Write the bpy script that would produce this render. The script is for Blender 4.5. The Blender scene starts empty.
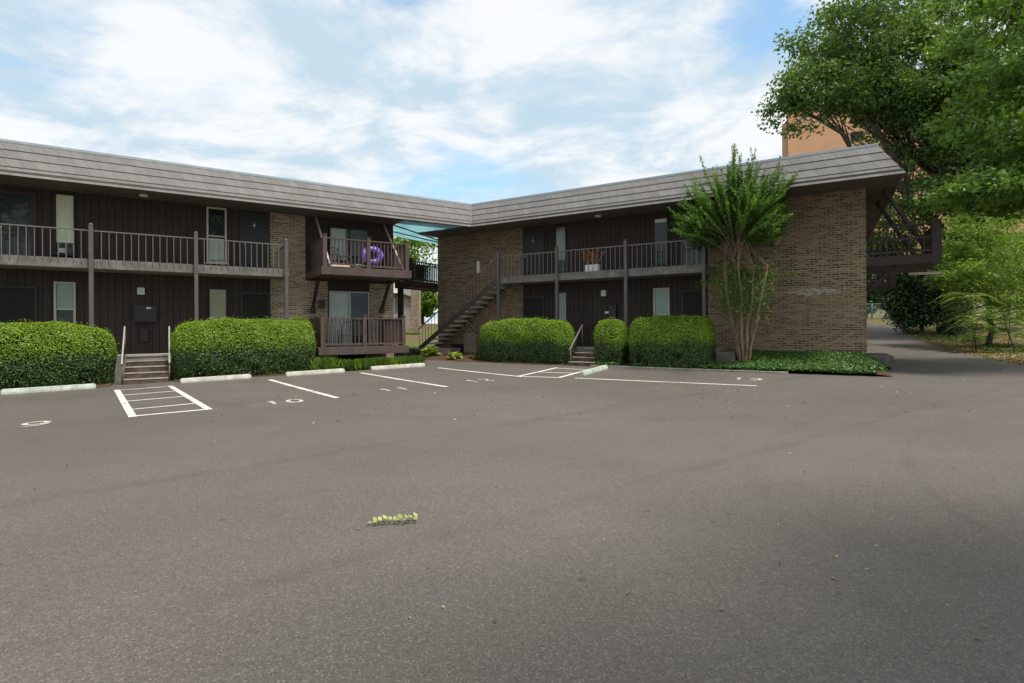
import bpy, math, random
import numpy as np
from mathutils import Vector, Matrix
from math import radians as R_, sin, cos, pi
random.seed(7); RNG = np.random.default_rng(11)
SC = bpy.context.scene; COL = SC.collection

# ------------------------------------------------------------------ site frame
EYE = 1.666
AL, AR = .5717, -.5247                      # bearings of the two wings
DL, DR = 20.822, 19.553
UL = Vector((cos(AL), sin(AL), 0)); NL = Vector((sin(AL), -cos(AL), 0))
UR = Vector((cos(AR), sin(AR), 0)); NR = Vector((sin(AR), -cos(AR), 0))
K = Vector((-1.773, 23.6185, 0))            # where the two walkway edges would meet
def frame(a): return Matrix.Translation(K) @ Matrix.Rotation(a, 4, 'Z')
ML, MR = frame(AL), frame(AR)               # local x along the wing, y into the building, z up
ID = Matrix.Identity(4)
def P(w, u, n, z=0.0):
    U, N = (UL, NL) if w == 'L' else (UR, NR)
    v = K + U*u + N*n; return Vector((v.x, v.y, z))
def gz(x, y):
    yy = min(y, 47.0)
    return .0117*yy + .0072*max(-60, min(60, x)) + .00156*max(0, yy-14)**2 + .012*max(0, y-47)
WALL_N = -1.15; PORCH = .92; DECK = 3.92; DECKB = 3.63; SOFF = 6.14; CEIL = 6.25; TOP = 7.26

# ------------------------------------------------------------------ material helpers
class NT:
    def __init__(s, name):
        s.m = bpy.data.materials.new(name); s.m.use_nodes = True
        s.t = s.m.node_tree; s.t.nodes.clear(); s.out = s.t.nodes.new('ShaderNodeOutputMaterial')
    def n(s, typ, **kw):
        nd = s.t.nodes.new(typ)
        for k, v in kw.items():
            if k.startswith('i_'):
                key = k[2:]
                key = int(key) if key.isdigit() else key.replace('_', ' ')
                sock = nd.inputs[key]
                if isinstance(v, bpy.types.NodeSocket): s.t.links.new(v, sock)
                else: sock.default_value = v
            else: setattr(nd, k, v)
        return nd
    def link(s, a, b): s.t.links.new(a, b)
    def math(s, op, a, b=0.0, c=None, clamp=False):
        nd = s.n('ShaderNodeMath', operation=op, use_clamp=clamp)
        for i, v in enumerate((a, b) if c is None else (a, b, c)):
            if isinstance(v, bpy.types.NodeSocket): s.link(v, nd.inputs[i])
            else: nd.inputs[i].default_value = v
        return nd.outputs[0]
    def coord(s, kind='Object'): return s.n('ShaderNodeTexCoord').outputs[kind]
    def noise(s, vec, scale, detail=4, rough=.55, out='Fac', dist=0.0):
        return s.n('ShaderNodeTexNoise', i_Vector=vec, i_Scale=scale, i_Detail=detail, i_Roughness=rough, i_Distortion=dist).outputs[out]
    def ramp(s, fac, stops):
        nd = s.n('ShaderNodeValToRGB', i_Fac=fac); e = nd.color_ramp.elements
        while len(e) < len(stops): e.new(.5)
        for el, (p, c) in zip(e, stops):
            el.position = p
            el.color = (c, c, c, 1) if isinstance(c, (int, float)) else (*c, 1)
        return nd.outputs['Color']
    def rng(s, v, a, b, c=0.0, d=1.0, smooth=True):
        return s.n('ShaderNodeMapRange', interpolation_type='SMOOTHSTEP' if smooth else 'LINEAR', i_0=v, i_1=a, i_2=b, i_3=c, i_4=d).outputs[0]
    def mix(s, fac, a, b, blend='MIX'):
        nd = s.n('ShaderNodeMix', data_type='RGBA', blend_type=blend)
        for i, v in ((0, fac), (6, a), (7, b)):
            if isinstance(v, bpy.types.NodeSocket): s.link(v, nd.inputs[i])
            elif i and isinstance(v, (int, float)): nd.inputs[i].default_value = (v, v, v, 1)
            else: nd.inputs[i].default_value = v if i == 0 else (*v, 1)
        return nd.outputs[2]
    def vec(s, v, scale=(1, 1, 1), loc=(0, 0, 0), rot=(0, 0, 0)):
        return s.n('ShaderNodeMapping', i_Vector=v, i_Scale=scale, i_Location=loc, i_Rotation=rot).outputs[0]
    def bump(s, h, strength=.4, dist=.01):
        return s.n('ShaderNodeBump', i_Height=h, i_Strength=strength, i_Distance=dist).outputs[0]
    def bsdf(s, col, rough=.7, normal=None, metal=0.0, spec=.4):
        nd = s.n('ShaderNodeBsdfPrincipled', i_Roughness=rough, i_Metallic=metal)
        nd.inputs['Specular IOR Level'].default_value = spec
        if isinstance(col, bpy.types.NodeSocket): s.link(col, nd.inputs['Base Color'])
        else: nd.inputs['Base Color'].default_value = (*col, 1)
        if normal is not None: s.link(normal, nd.inputs['Normal'])
        return nd.outputs[0]
    def done(s, sh): s.link(sh, s.out.inputs['Surface']); return s.m

def painted(name, col, rough=.6, wear=.25, scale=3.0, streak=True, spec=.35, metal=0.0, bumpy=.15):
    """plain painted / weathered surface: base colour, blotches, fine grain, vertical streaks"""
    s = NT(name); c = s.coord()
    a = s.noise(c, scale, 5, .6)
    b = s.noise(s.vec(c, (14, 14, 1.2)), 1.5, 3, .6) if streak else s.noise(c, scale*6, 3)
    f = s.mix(.5, a, b)
    dark = tuple(x*(1-wear) for x in col); lite = tuple(min(1, x*(1+wear)) for x in col)
    cc = s.mix(s.rng(f, .3, .7), dark, lite)
    g = s.noise(c, 90, 2)
    return s.done(s.bsdf(cc, rough, s.bump(g, bumpy, .004), metal, spec))

def leafmat(name, c1, c2, trans=.3, rough=.5, back=None, spec=.25):
    s = NT(name)
    r = s.n('ShaderNodeNewGeometry').outputs['Random Per Island']
    mid = tuple((a+b)/2 for a, b in zip(c1, c2))
    col = s.ramp(r, [(0, c1), (.5, mid), (1, c2)])
    big = s.noise(s.coord(), .9, 3)
    col = s.mix(s.rng(big, .3, .7, .0, .35), col, tuple(x*.75 for x in c1))
    p = s.bsdf(col, rough, None, 0, spec)
    tcol = s.mix(1.0, col, (1.0, 1.0, .45), 'MULTIPLY')
    t = s.n('ShaderNodeBsdfTranslucent', i_Color=tcol).outputs[0]
    return s.done(s.n('ShaderNodeMixShader', i_0=trans, i_1=p, i_2=t).outputs[0])

# ---- materials
M = {}
def brick_mat(name, c1, c2, mortar, dark, stain=None, msize=.013):
    s = NT(name); c = s.coord()
    x = s.n('ShaderNodeSeparateXYZ', i_0=c)
    v = s.n('ShaderNodeCombineXYZ', i_0=s.math('ADD', x.outputs[0], x.outputs[1]), i_1=x.outputs[2], i_2=0.0).outputs[0]
    wob = s.noise(v, 9, 2, .5, 'Color')
    v2 = s.n('ShaderNodeVectorMath', operation='MULTIPLY_ADD', i_0=wob, i_1=(.012, .006, 0), i_2=v).outputs[0]
    def bt(a, b, m, size=msize):
        nd = s.n('ShaderNodeTexBrick', i_Vector=v2, i_Scale=1.0)
        nd.offset = .5
        for k_, q in (('Color1', a), ('Color2', b), ('Mortar', m)): nd.inputs[k_].default_value = (*q, 1)
        nd.inputs['Mortar Size'].default_value = size; nd.inputs['Mortar Smooth'].default_value = .25
        nd.inputs['Bias'].default_value = 0.0
        nd.inputs['Brick Width'].default_value = .25; nd.inputs['Row Height'].default_value = .077
        return nd
    b = bt(c1, c2, mortar)
    # a second tone per brick: cells of one brick each
    row = s.math('FLOOR', s.math('DIVIDE', s.n('ShaderNodeSeparateXYZ', i_0=v2).outputs[1], .077))
    col_ = s.math('FLOOR', s.math('DIVIDE', s.math('ADD', s.n('ShaderNodeSeparateXYZ', i_0=v2).outputs[0], s.math('MULTIPLY', s.math('MODULO', row, 2.0), .125)), .25))
    wn = s.n('ShaderNodeTexWhiteNoise', noise_dimensions='2D', i_Vector=s.n('ShaderNodeCombineXYZ', i_0=col_, i_1=row).outputs[0]).outputs[0]
    col = s.mix(s.rng(wn, .60, .72, 0, .85), b.outputs['Color'], dark)
    col = s.mix(b.outputs['Fac'], col, mortar)
    big = s.noise(v, .7, 5, .6)
    col = s.mix(s.rng(big, .35, .75, 0, .45), col, tuple(q*.62 for q in c1))
    grain = s.noise(v, 60, 3)
    col = s.mix(.25, col, grain, 'OVERLAY')
    if stain:
        for (u0, z0, su, sz, k_) in stain:
            xs = s.math('DIVIDE', s.math('SUBTRACT', x.outputs[0], u0), su); zs = s.math('DIVIDE', s.math('SUBTRACT', x.outputs[2], z0), sz)
            d = s.math('ADD', s.math('MULTIPLY', xs, xs), s.math('MULTIPLY', zs, zs))
            n_ = s.noise(s.vec(c, (1.0, 1, 4)), 5.0, 6, .75)
            d = s.math('ADD', d, s.math('MULTIPLY', s.math('SUBTRACT', n_, .5), 7.0))
            col = s.mix(s.math('MULTIPLY', s.rng(d, .8, -.2), k_), col, (.52, .47, .41))
    h = s.math('ADD', s.math('MULTIPLY', s.math('SUBTRACT', 1.0, b.outputs['Fac']), 1.0), s.math('MULTIPLY', grain, .35))
    return s.done(s.bsdf(col, .88, s.bump(h, .7, .008), 0, .2))
M['brick'] = brick_mat('tan brown brick', (.29, .19, .112), (.172, .113, .068), (.325, .265, .19), (.068, .045, .031),
                       [(13.2, 2.88, 1.0, .17, .75), (11.4, 2.72, .7, .10, .35), (13.4, 2.2, 1.4, .45, .12)])
M['brick_pale'] = brick_mat('pale mixed brick', (.44, .32, .215), (.24, .155, .095), (.52, .46, .365), (.095, .062, .042))

def siding_mat(name, col):
    s = NT(name); c = s.coord(); x = s.n('ShaderNodeSeparateXYZ', i_0=c)
    f = s.math('FRACT', s.math('DIVIDE', s.math('ADD', x.outputs[0], x.outputs[1]), .203))
    g = s.math('LESS_THAN', s.math('ABSOLUTE', s.math('SUBTRACT', f, .5)), .045)
    brd = s.n('ShaderNodeTexWhiteNoise', noise_dimensions='1D', i_W=s.math('FLOOR', s.math('ADD', s.math('DIVIDE', s.math('ADD', x.outputs[0], x.outputs[1]), .203), .5))).outputs[0]
    gr = s.noise(s.vec(c, (40, 40, 1.6)), 1.0, 5, .65)
    cc = s.mix(s.rng(gr, .3, .75), tuple(q*.75 for q in col), tuple(q*1.3 for q in col))
    cc = s.mix(s.math('MULTIPLY', brd, .5), cc, tuple(q*.7 for q in col))
    fade = s.noise(c, .8, 4)
    cc = s.mix(s.rng(fade, .45, .8, 0, .5), cc, tuple(q*1.35 for q in col))
    cc = s.mix(g, cc, tuple(q*.3 for q in col))
    h = s.math('SUBTRACT', s.math('MULTIPLY', gr, .3), g)
    return s.done(s.bsdf(cc, .75, s.bump(h, .6, .012), 0, .25))
M['siding'] = siding_mat('dark brown grooved siding', (.050, .038, .032))

def shingle_mat():
    s = NT('taupe shingles'); c = s.coord(); x = s.n('ShaderNodeSeparateXYZ', i_0=c)
    crs = s.math('FLOOR', s.math('DIVIDE', s.math('SUBTRACT', x.outputs[2], SOFF), (TOP-SOFF)/4))
    xs = s.math('ADD', s.math('ADD', x.outputs[0], x.outputs[1]), s.math('MULTIPLY', crs, .23))
    f = s.math('FRACT', s.math('DIVIDE', xs, .31))
    idx = s.math('FLOOR', s.math('DIVIDE', xs, .31))
    wn = s.n('ShaderNodeTexWhiteNoise', noise_dimensions='2D', i_Vector=s.n('ShaderNodeCombineXYZ', i_0=idx, i_1=crs).outputs[0]).outputs[0]
    j = s.math('LESS_THAN', f, .035)
    grain = s.noise(s.vec(c, (1, 1, .35)), 45, 4, .7); big = s.noise(s.vec(c, (1, 1, 2.5)), 1.3, 5, .6)
    col = s.mix(s.rng(wn, 0, 1, 0, 1, False), (.176, .168, .162), (.220, .211, .204))
    col = s.mix(s.rng(big, .4, .75, 0, .45), col, (.15, .142, .136))
    col = s.mix(.35, col, grain, 'OVERLAY')
    col = s.mix(s.math('MULTIPLY', j, .65), col, (.07, .06, .055))
    h = s.math('SUBTRACT', grain, s.math('MULTIPLY', j, 1.5))
    return s.done(s.bsdf(col, .85, s.bump(h, .5, .008), 0, .25))
M['shingle'] = shingle_mat()
M['flashing'] = painted('pale metal drip edge', (.42, .47, .49), .45, .12, 4, True, .5, .4)
M['soffit'] = painted('brown soffit board', (.115, .098, .09), .8, .2, 2)
M['roofing'] = painted('grey roofing felt', (.16, .16, .16), .9, .2, 1.5, False)
M['post'] = painted('grey brown post paint', (.118, .105, .100), .55, .18, 5)
M['rail'] = painted('grey brown iron paint', (.185, .16, .148), .5, .15, 8)
def concrete_mat(name, col, dark=.55, sc=1.6):
    s = NT(name); c = s.coord()
    a = s.noise(c, sc, 6, .65); b = s.noise(c, 55, 3, .6); st = s.noise(s.vec(c, (3, 3, .7)), 2.0, 5, .7)
    cc = s.mix(s.rng(a, .35, .7), tuple(q*dark for q in col), col)
    cc = s.mix(s.rng(st, .52, .72, 0, .7), cc, tuple(q*.45 for q in col))
    cc = s.mix(.3, cc, b, 'OVERLAY')
    return s.done(s.bsdf(cc, .9, s.bump(b, .4, .006), 0, .25))
M['slab'] = concrete_mat('weathered concrete deck edge', (.24, .225, .21), .6, 2.5)
M['concrete'] = concrete_mat('worn concrete', (.36, .335, .30), .6)
M['step'] = concrete_mat('dirty concrete step', (.16, .118, .085), .45, 3)
M['step_light'] = concrete_mat('weathered tan masonry', (.33, .275, .22), .6, 3)
M['nosing'] = concrete_mat('worn pale step edge', (.46, .42, .36), .7, 4)
M['block'] = concrete_mat('stained concrete block', (.17, .15, .13), .5, 3)
M['stop'] = concrete_mat('whitewashed parking stop', (.58, .56, .48), .72, 4)
M['stop_green'] = concrete_mat('chalky parking stop', (.52, .56, .48), .72, 4)
M['balcony'] = painted('brown painted timber', (.10, .068, .059), .55, .22, 4)
M['timber_dark'] = painted('dark brown timber', (.038, .027, .024), .6, .22, 4)
M['steel_brown'] = painted('dark brown steel', (.075, .058, .051), .5, .2, 5)
M['tread'] = concrete_mat('pale precast tread', (.80, .72, .66), .65, 5)
M['strut'] = painted('pale weathered strut', (.50, .42, .36), .6, .2, 6)
M['door'] = painted('dark green door', (.018, .023, .021), .45, .15, 2)
M['door_brown'] = painted('dark brown door', (.022, .019, .018), .7, .15, 2, True, .25)
M['cream'] = painted('cream window frame', (.50, .475, .38), .5, .1, 6)
M['frame_dark'] = painted('dark window frame', (.035, .030, .028), .5, .15, 6)
M['frame_grey'] = painted('grey aluminium frame', (.33, .34, .33), .4, .1, 6, True, .5, .3)
M['blind_cream'] = painted('cream blind', (.88, .84, .68), .8, .07, 1.5)
M['blind_tan'] = painted('tan blind', (.40, .34, .22), .8, .08, 1.5)
M['blind_green'] = painted('pale green blind', (.34, .42, .37), .8, .1, 1.5)
M['blind_grey'] = painted('grey blind', (.30, .315, .31), .8, .1, 1.5)
M['curtain'] = painted('pale grey green curtain', (.52, .57, .54), .9, .12, 3)
M['interior_shade'] = painted('dark room behind glass', (.02, .022, .022), .9, .3, 2, False)  # flat dark colour painted in place of unlit depth
M['white'] = painted('white plastic', (.72, .72, .70), .45, .06, 5)
M['lampwhite'] = painted('frosted lamp cover', (.62, .62, .60), .4, .05, 5)
M['box_dark'] = painted('dark brown metal box', (.035, .028, .026), .45, .2, 8)
M['terracotta'] = painted('pinkish tray', (.62, .42, .38), .6, .1, 5)
M['chair'] = painted('dark metal chair', (.045, .034, .032), .45, .15, 6)
M['hand_grey'] = painted('galvanised handrail', (.33, .315, .29), .4, .12, 9, True, .5, .4)
M['rust'] = painted('rusty handrail', (.16, .105, .075), .7, .3, 12)
M['ornament'] = painted('silver star ornament', (.55, .55, .52), .4, .1, 9)
M['purple'] = painted('violet vinyl', (.30, .16, .78), .25, .12, 3, False, .6)
M['purple_pale'] = painted('pale violet vinyl', (.42, .34, .78), .25, .1, 3, False, .6)
def glass_mat():
    s = NT('window glass')
    fr = s.n('ShaderNodeFresnel', i_IOR=1.6).outputs[0]
    g = s.n('ShaderNodeBsdfGlossy', i_Color=(.9, .95, .95, 1), i_Roughness=.03).outputs[0]
    t = s.n('ShaderNodeBsdfTransparent', i_Color=(.95, .97, .95, 1)).outputs[0]
    return s.done(s.n('ShaderNodeMixShader', i_0=s.math('MULTIPLY', fr, .32), i_1=t, i_2=g).outputs[0])
M['glass'] = glass_mat()
def teal_mat():
    s = NT('teal translucent roof panel'); c = s.coord()
    col = s.mix(s.rng(s.noise(c, 2, 4), .3, .7), (.40, .60, .64), (.56, .74, .77))
    t = s.n('ShaderNodeBsdfTranslucent', i_Color=col).outputs[0]
    return s.done(s.n('ShaderNodeMixShader', i_0=.75, i_1=s.bsdf(col, .4), i_2=t).outputs[0])
M['teal'] = teal_mat()
def bark_mat(name, a, b, sc=6):
    s = NT(name); c = s.coord()
    n_ = s.noise(s.vec(c, (1, 1, .18)), sc, 6, .7)
    cc = s.mix(s.rng(n_, .35, .68), a, b)
    return s.done(s.bsdf(cc, .9, s.bump(n_, .8, .03), 0, .2))
M['bark'] = bark_mat('grey brown bark', (.05, .038, .028), (.14, .11, .085))
M['bark_smooth'] = bark_mat('smooth tan bark', (.15, .10, .066), (.31, .23, .155), 9)
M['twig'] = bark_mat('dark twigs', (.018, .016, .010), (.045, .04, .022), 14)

def asphalt_mat():
    s = NT('worn asphalt'); c = s.coord()
    x = s.n('ShaderNodeSeparateXYZ', i_0=c)
    big = s.noise(c, .16, 5, .55); mid = s.noise(c, .9, 6, .65); pat = s.noise(s.vec(c, (.5, 1.4, 1), rot=(0, 0, .35)), .5, 4, .6)
    col = s.mix(s.rng(big, .3, .7), (.094, .081, .069), (.128, .111, .095))
    col = s.mix(s.rng(mid, .42, .72, 0, .32), col, (.078, .068, .058))
    col = s.mix(s.rng(pat, .45, .8, 0, .28), col, (.160, .142, .124))
    # aggregate: fine light and dark stones
    vo = s.n('ShaderNodeTexVoronoi', i_Vector=c, i_Scale=130.0).outputs['Color']
    sp = s.n('ShaderNodeSeparateColor', i_0=vo).outputs[0]
    col = s.mix(s.rng(sp, .80, .98, 0, .5), col, (.26, .235, .205))
    col = s.mix(s.rng(sp, .25, .05, 0, .6), col, (.045, .04, .037))
    fine = s.noise(c, 30, 5, .8)
    pv_ = s.n('ShaderNodeTexVoronoi', i_Vector=c, i_Scale=1.7); pc_ = s.n('ShaderNodeSeparateColor', i_0=pv_.outputs['Color'])
    spot = s.math('MULTIPLY', s.math('LESS_THAN', s.math('ADD', pv_.outputs['Distance'], s.math('MULTIPLY', fine, .03)), s.math('MULTIPLY_ADD', pc_.outputs[1], .06, .03)), s.math('GREATER_THAN', pc_.outputs[0], .62))
    col = s.mix(s.math('MULTIPLY', spot, .6), col, (.045, .038, .032))
    col = s.mix(.55, col, fine, 'OVERLAY')
    # tyre marks and paving seams: soft wavering bands along lines / arcs across the lot
    wob = s.math('MULTIPLY', s.math('SUBTRACT', s.noise(c, .35, 3, .5), .5), .35)
    brk = s.noise(s.vec(c, (1, 1, 1)), .9, 4, .6)
    def band(d, w, k):
        nonlocal col
        a = s.rng(s.math('ABSOLUTE', s.math('ADD', d, wob)), w, 0.0)
        a = s.math('MULTIPLY', s.math('MULTIPLY', a, s.rng(brk, .35, .65, .25, 1)), k)
        col = s.mix(a, col, (.060, .053, .047))
    def line(p, q, w, k):
        dx, dy = q[0]-p[0], q[1]-p[1]; L = math.hypot(dx, dy); a, b = -dy/L, dx/L
        band(s.math('ADD', s.math('ADD', s.math('MULTIPLY', x.outputs[0], a), s.math('MULTIPLY', x.outputs[1], b)), -(a*p[0]+b*p[1])), w, k)
    def arc(cx, cy, r, w, k):
        ax = s.math('SUBTRACT', x.outputs[0], cx); ay = s.math('SUBTRACT', x.outputs[1], cy)
        band(s.math('SUBTRACT', s.math('SQRT', s.math('ADD', s.math('MULTIPLY', ax, ax), s.math('MULTIPLY', ay, ay))), r), w, k)
    line((-4.85, 5.05), (0.0, 8.8), .22, .32)
    line((-2.65, 2.75), (-.10, 4.5), .16, .32)
    arc(9.6, 2.9, 6.0, .10, .22); arc(9.6, 2.9, 7.5, .14, .15)
    arc(2.5, 26, 17.0, .28, .28); line((-8, 9.2), (4, 15.5), .25, .2)
    # oil stain by the wheel stop
    ox = s.math('DIVIDE', s.math('SUBTRACT', x.outputs[0], -7.9), .55); oy = s.math('DIVIDE', s.math('SUBTRACT', x.outputs[1], 15.9), .25)
    od = s.math('ADD', s.math('ADD', s.math('MULTIPLY', ox, ox), s.math('MULTIPLY', oy, oy)), s.math('MULTIPLY', s.math('SUBTRACT', mid, .5), 3))
    col = s.mix(s.rng(od, 1.2, 0, 0, .7), col, (.085, .055, .03))
    h = s.math('ADD', s.math('MULTIPLY', fine, .6), s.math('MULTIPLY', sp, .5))
    return s.done(s.bsdf(col, .62, s.bump(h, .4, .005), 0, .45))
M['asphalt'] = asphalt_mat()
def paint_mat(name, lo, hi):
    s = NT(name); c = s.coord()
    n_ = s.noise(c, 14, 6, .75); n2 = s.noise(c, 1.3, 4, .6)
    w = s.rng(s.math('ADD', s.math('MULTIPLY', n_, .7), s.math('MULTIPLY', n2, .3)), lo, hi, 0, .88)
    return s.done(s.bsdf(s.mix(w, (.66, .63, .57), (.22, .20, .18)), .8, None, 0, .3))
M['paint'] = paint_mat('worn white road paint', .49, .61); M['paint_worn'] = paint_mat('scuffed white road paint', .40, .55)
def ground_mat():
    s = NT('leaf litter and thin grass'); c = s.coord()
    a = s.noise(c, .25, 5, .6); b = s.noise(c, 7, 5, .7); d = s.noise(c, 24, 3, .7)
    col = s.mix(s.rng(b, .35, .65), (.075, .050, .030), (.20, .145, .088))
    g = s.mix(s.rng(d, .3, .7), (.055, .085, .018), (.15, .17, .045))
    col = s.mix(s.rng(a, .44, .58), col, g)
    col = s.mix(.3, col, d, 'OVERLAY')
    return s.done(s.bsdf(col, .95, s.bump(s.math('ADD', b, d), .7, .04), 0, .15))
M['ground'] = ground_mat()
def mulch_mat():
    s = NT('reddish mulch'); c = s.coord(); b = s.noise(c, 26, 4, .75); a = s.noise(c, 2, 4)
    col = s.mix(s.rng(b, .35, .68), (.035, .02, .013), (.17, .085, .052))
    col = s.mix(s.rng(a, .5, .7, 0, .5), col, (.13, .10, .07))
    return s.done(s.bsdf(col, .95, s.bump(b, .9, .03), 0, .15))
M['mulch'] = mulch_mat()
M['lawn'] = leafmat('lawn blades', (.07, .12, .02), (.16, .20, .05), .2)
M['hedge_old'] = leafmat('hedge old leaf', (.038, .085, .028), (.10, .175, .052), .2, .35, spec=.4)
M['hedge_new_lit'] = leafmat('hedge new leaf with top light', (.19, .33, .028), (.33, .46, .06), .35, .4, spec=.3)  # lime pushed past new growth to carry sunlight on the shoulders
M['myrtle'] = leafmat('crape myrtle leaf', (.06, .16, .03), (.19, .33, .065), .42, .4)
M['oak'] = leafmat('oak leaf', (.065, .14, .035), (.22, .33, .09), .42, .45)
M['maple'] = leafmat('bright maple leaf', (.065, .165, .028), (.22, .34, .065), .42, .4)
M['elder'] = leafmat('lime leaf', (.14, .27, .04), (.34, .45, .10), .42, .45)
M['magnolia'] = leafmat('dark glossy leaf', (.028, .065, .022), (.075, .135, .042), .2, .3, spec=.5)
M['ivy'] = leafmat('ivy leaf', (.035, .10, .018), (.115, .215, .04), .25, .4)
M['hosta'] = leafmat('yellow green hosta leaf', (.20, .32, .04), (.42, .50, .12), .3, .45)
M['distant'] = leafmat('light green distant leaf', (.12, .25, .03), (.28, .42, .08), .4, .5)  # light green leaves for the greenery beyond the passage
M['dead'] = leafmat('dry orange leaf', (.50, .16, .06), (.62, .30, .14), .3, .7)
M['sprig'] = leafmat('fallen pale leaflet', (.34, .42, .10), (.60, .62, .24), .25, .5)
M['litter'] = leafmat('scattered dry leaves', (.10, .06, .03), (.52, .42, .20), .1, .8)
M['tower'] = painted('orange brick tower', (.78, .43, .25), .9, .08, .3, False)
M['tower_side'] = painted('tan tower side and parapet', (.48, .32, .22), .9, .1, .3, False)  # side and parapet a darker tan than the front
M['tan_wall'] = painted('tan stucco', (.50, .40, .27), .9, .1, .6, False)
M['grey_roof'] = painted('pale grey shingles', (.36, .355, .34), .9, .12, 3, False)
M['grey_wall'] = painted('grey painted wall', (.26, .25, .235), .8, .12, 2)
M['fence_metal'] = painted('green coated fence steel', (.13, .22, .19), .5, .15, 5)
M['street'] = painted('pale street concrete', (.34, .325, .30), .9, .1, .6, False)

# ------------------------------------------------------------------ mesh helpers
class MB:
    """collects boxes, bars, tubes and free faces; build() links them as one object"""
    def __init__(s): s.v = []; s.f = []; s.m = []; s.mi = 0; s.sm = []
    def add(s, vs, fs, smooth=False):
        o = len(s.v); s.v += [tuple(p) for p in vs]
        for f in fs: s.f.append(tuple(i+o for i in f)); s.m.append(s.mi); s.sm.append(smooth)
        return s
    def box(s, x0, x1, y0, y1, z0, z1):
        x0, x1 = min(x0, x1), max(x0, x1); y0, y1 = min(y0, y1), max(y0, y1); z0, z1 = min(z0, z1), max(z0, z1)
        vs = [(x0, y0, z0), (x1, y0, z0), (x1, y1, z0), (x0, y1, z0), (x0, y0, z1), (x1, y0, z1), (x1, y1, z1), (x0, y1, z1)]
        return s.add(vs, [(3, 2, 1, 0), (4, 5, 6, 7), (0, 1, 5, 4), (1, 2, 6, 5), (2, 3, 7, 6), (3, 0, 4, 7)])
    def bar(s, a, b, w, h, up=(0, 0, 1)):
        a, b = Vector(a), Vector(b); d = (b-a).normalized(); upv = Vector(up)
        sd = d.cross(upv)
        if sd.length < 1e-4: sd = d.cross(Vector((0, 1, 0)))
        sd.normalize(); t = sd.cross(d).normalized(); sd *= w/2; t *= h/2
        vs = [p+q for p in (a, b) for q in (-sd-t, sd-t, sd+t, -sd+t)]
        return s.add(vs, [(0, 1, 2, 3), (7, 6, 5, 4), (0, 4, 5, 1), (1, 5, 6, 2), (2, 6, 7, 3), (3, 7, 4, 0)])
    def tube(s, pts, rad, k=8, cap=True):
        pts = [Vector(p) for p in pts]; n = len(pts)
        if isinstance(rad, (int, float)): rad = [rad]*n
        vs, fs = [], []; ref = Vector((.31, .95, .05))
        for i, p in enumerate(pts):
            d = (pts[min(i+1, n-1)]-pts[max(i-1, 0)]).normalized()
            a = d.cross(ref)
            if a.length < 1e-3: a = d.cross(Vector((1, 0, 0)))
            a.normalize(); b = d.cross(a)
            for j in range(k):
                t = 2*pi*j/k; vs.append(p+(a*cos(t)+b*sin(t))*rad[i])
        for i in range(n-1):
            for j in range(k): fs.append((i*k+j, i*k+(j+1) % k, (i+1)*k+(j+1) % k, (i+1)*k+j))
        if cap: fs += [tuple(range(k))[::-1], tuple((n-1)*k+j for j in range(k))]
        return s.add(vs, fs, True)
    def lathe(s, c, prof, k=20):
        c = Vector(c); vs = []; fs = []
        for r, z in prof:
            for j in range(k): vs.append(c+Vector((r*cos(2*pi*j/k), r*sin(2*pi*j/k), z)))
        for i in range(len(prof)-1):
            for j in range(k): fs.append((i*k+j, i*k+(j+1) % k, (i+1)*k+(j+1) % k, (i+1)*k+j))
        fs += [tuple(range(k))[::-1], tuple((len(prof)-1)*k+j for j in range(k))]
        return s.add(vs, fs, True)
    def build(s, name, mats, parent=None, mw=ID, bevel=0.0):
        me = bpy.data.meshes.new(name); me.from_pydata(s.v, [], s.f); me.update()
        mats = mats if isinstance(mats, (list, tuple)) else [mats]
        for m in mats: me.materials.append(m)
        me.polygons.foreach_set('material_index', s.m); me.polygons.foreach_set('use_smooth', s.sm)
        o = bpy.data.objects.new(name, me); COL.objects.link(o)
        place(o, parent, mw)
        if bevel:
            b = o.modifiers.new('b', 'BEVEL'); b.width = bevel; b.segments = 2; b.limit_method = 'ANGLE'
        return o
WORLD = {}
def place(o, parent, mw):
    WORLD[o.name] = mw.copy()
    if parent is not None:
        o.parent = parent; o.matrix_basis = WORLD[parent.name].inverted() @ mw
    else: o.matrix_basis = mw
def tag(o, label=None, cat=None, group=None, kind=None):
    for k_, v in (('label', label), ('category', cat), ('group', group), ('kind', kind)):
        if v: o[k_] = v
    return o
def empty(name, loc, label, cat, group=None, rz=0.0):
    o = bpy.data.objects.new(name, None); COL.objects.link(o); o.empty_display_size = .3
    place(o, None, Matrix.Translation(Vector(loc)) @ Matrix.Rotation(rz, 4, 'Z'))
    return tag(o, label, cat, group)
def shift(p, mw=ID):  return mw @ Vector(p)

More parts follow.
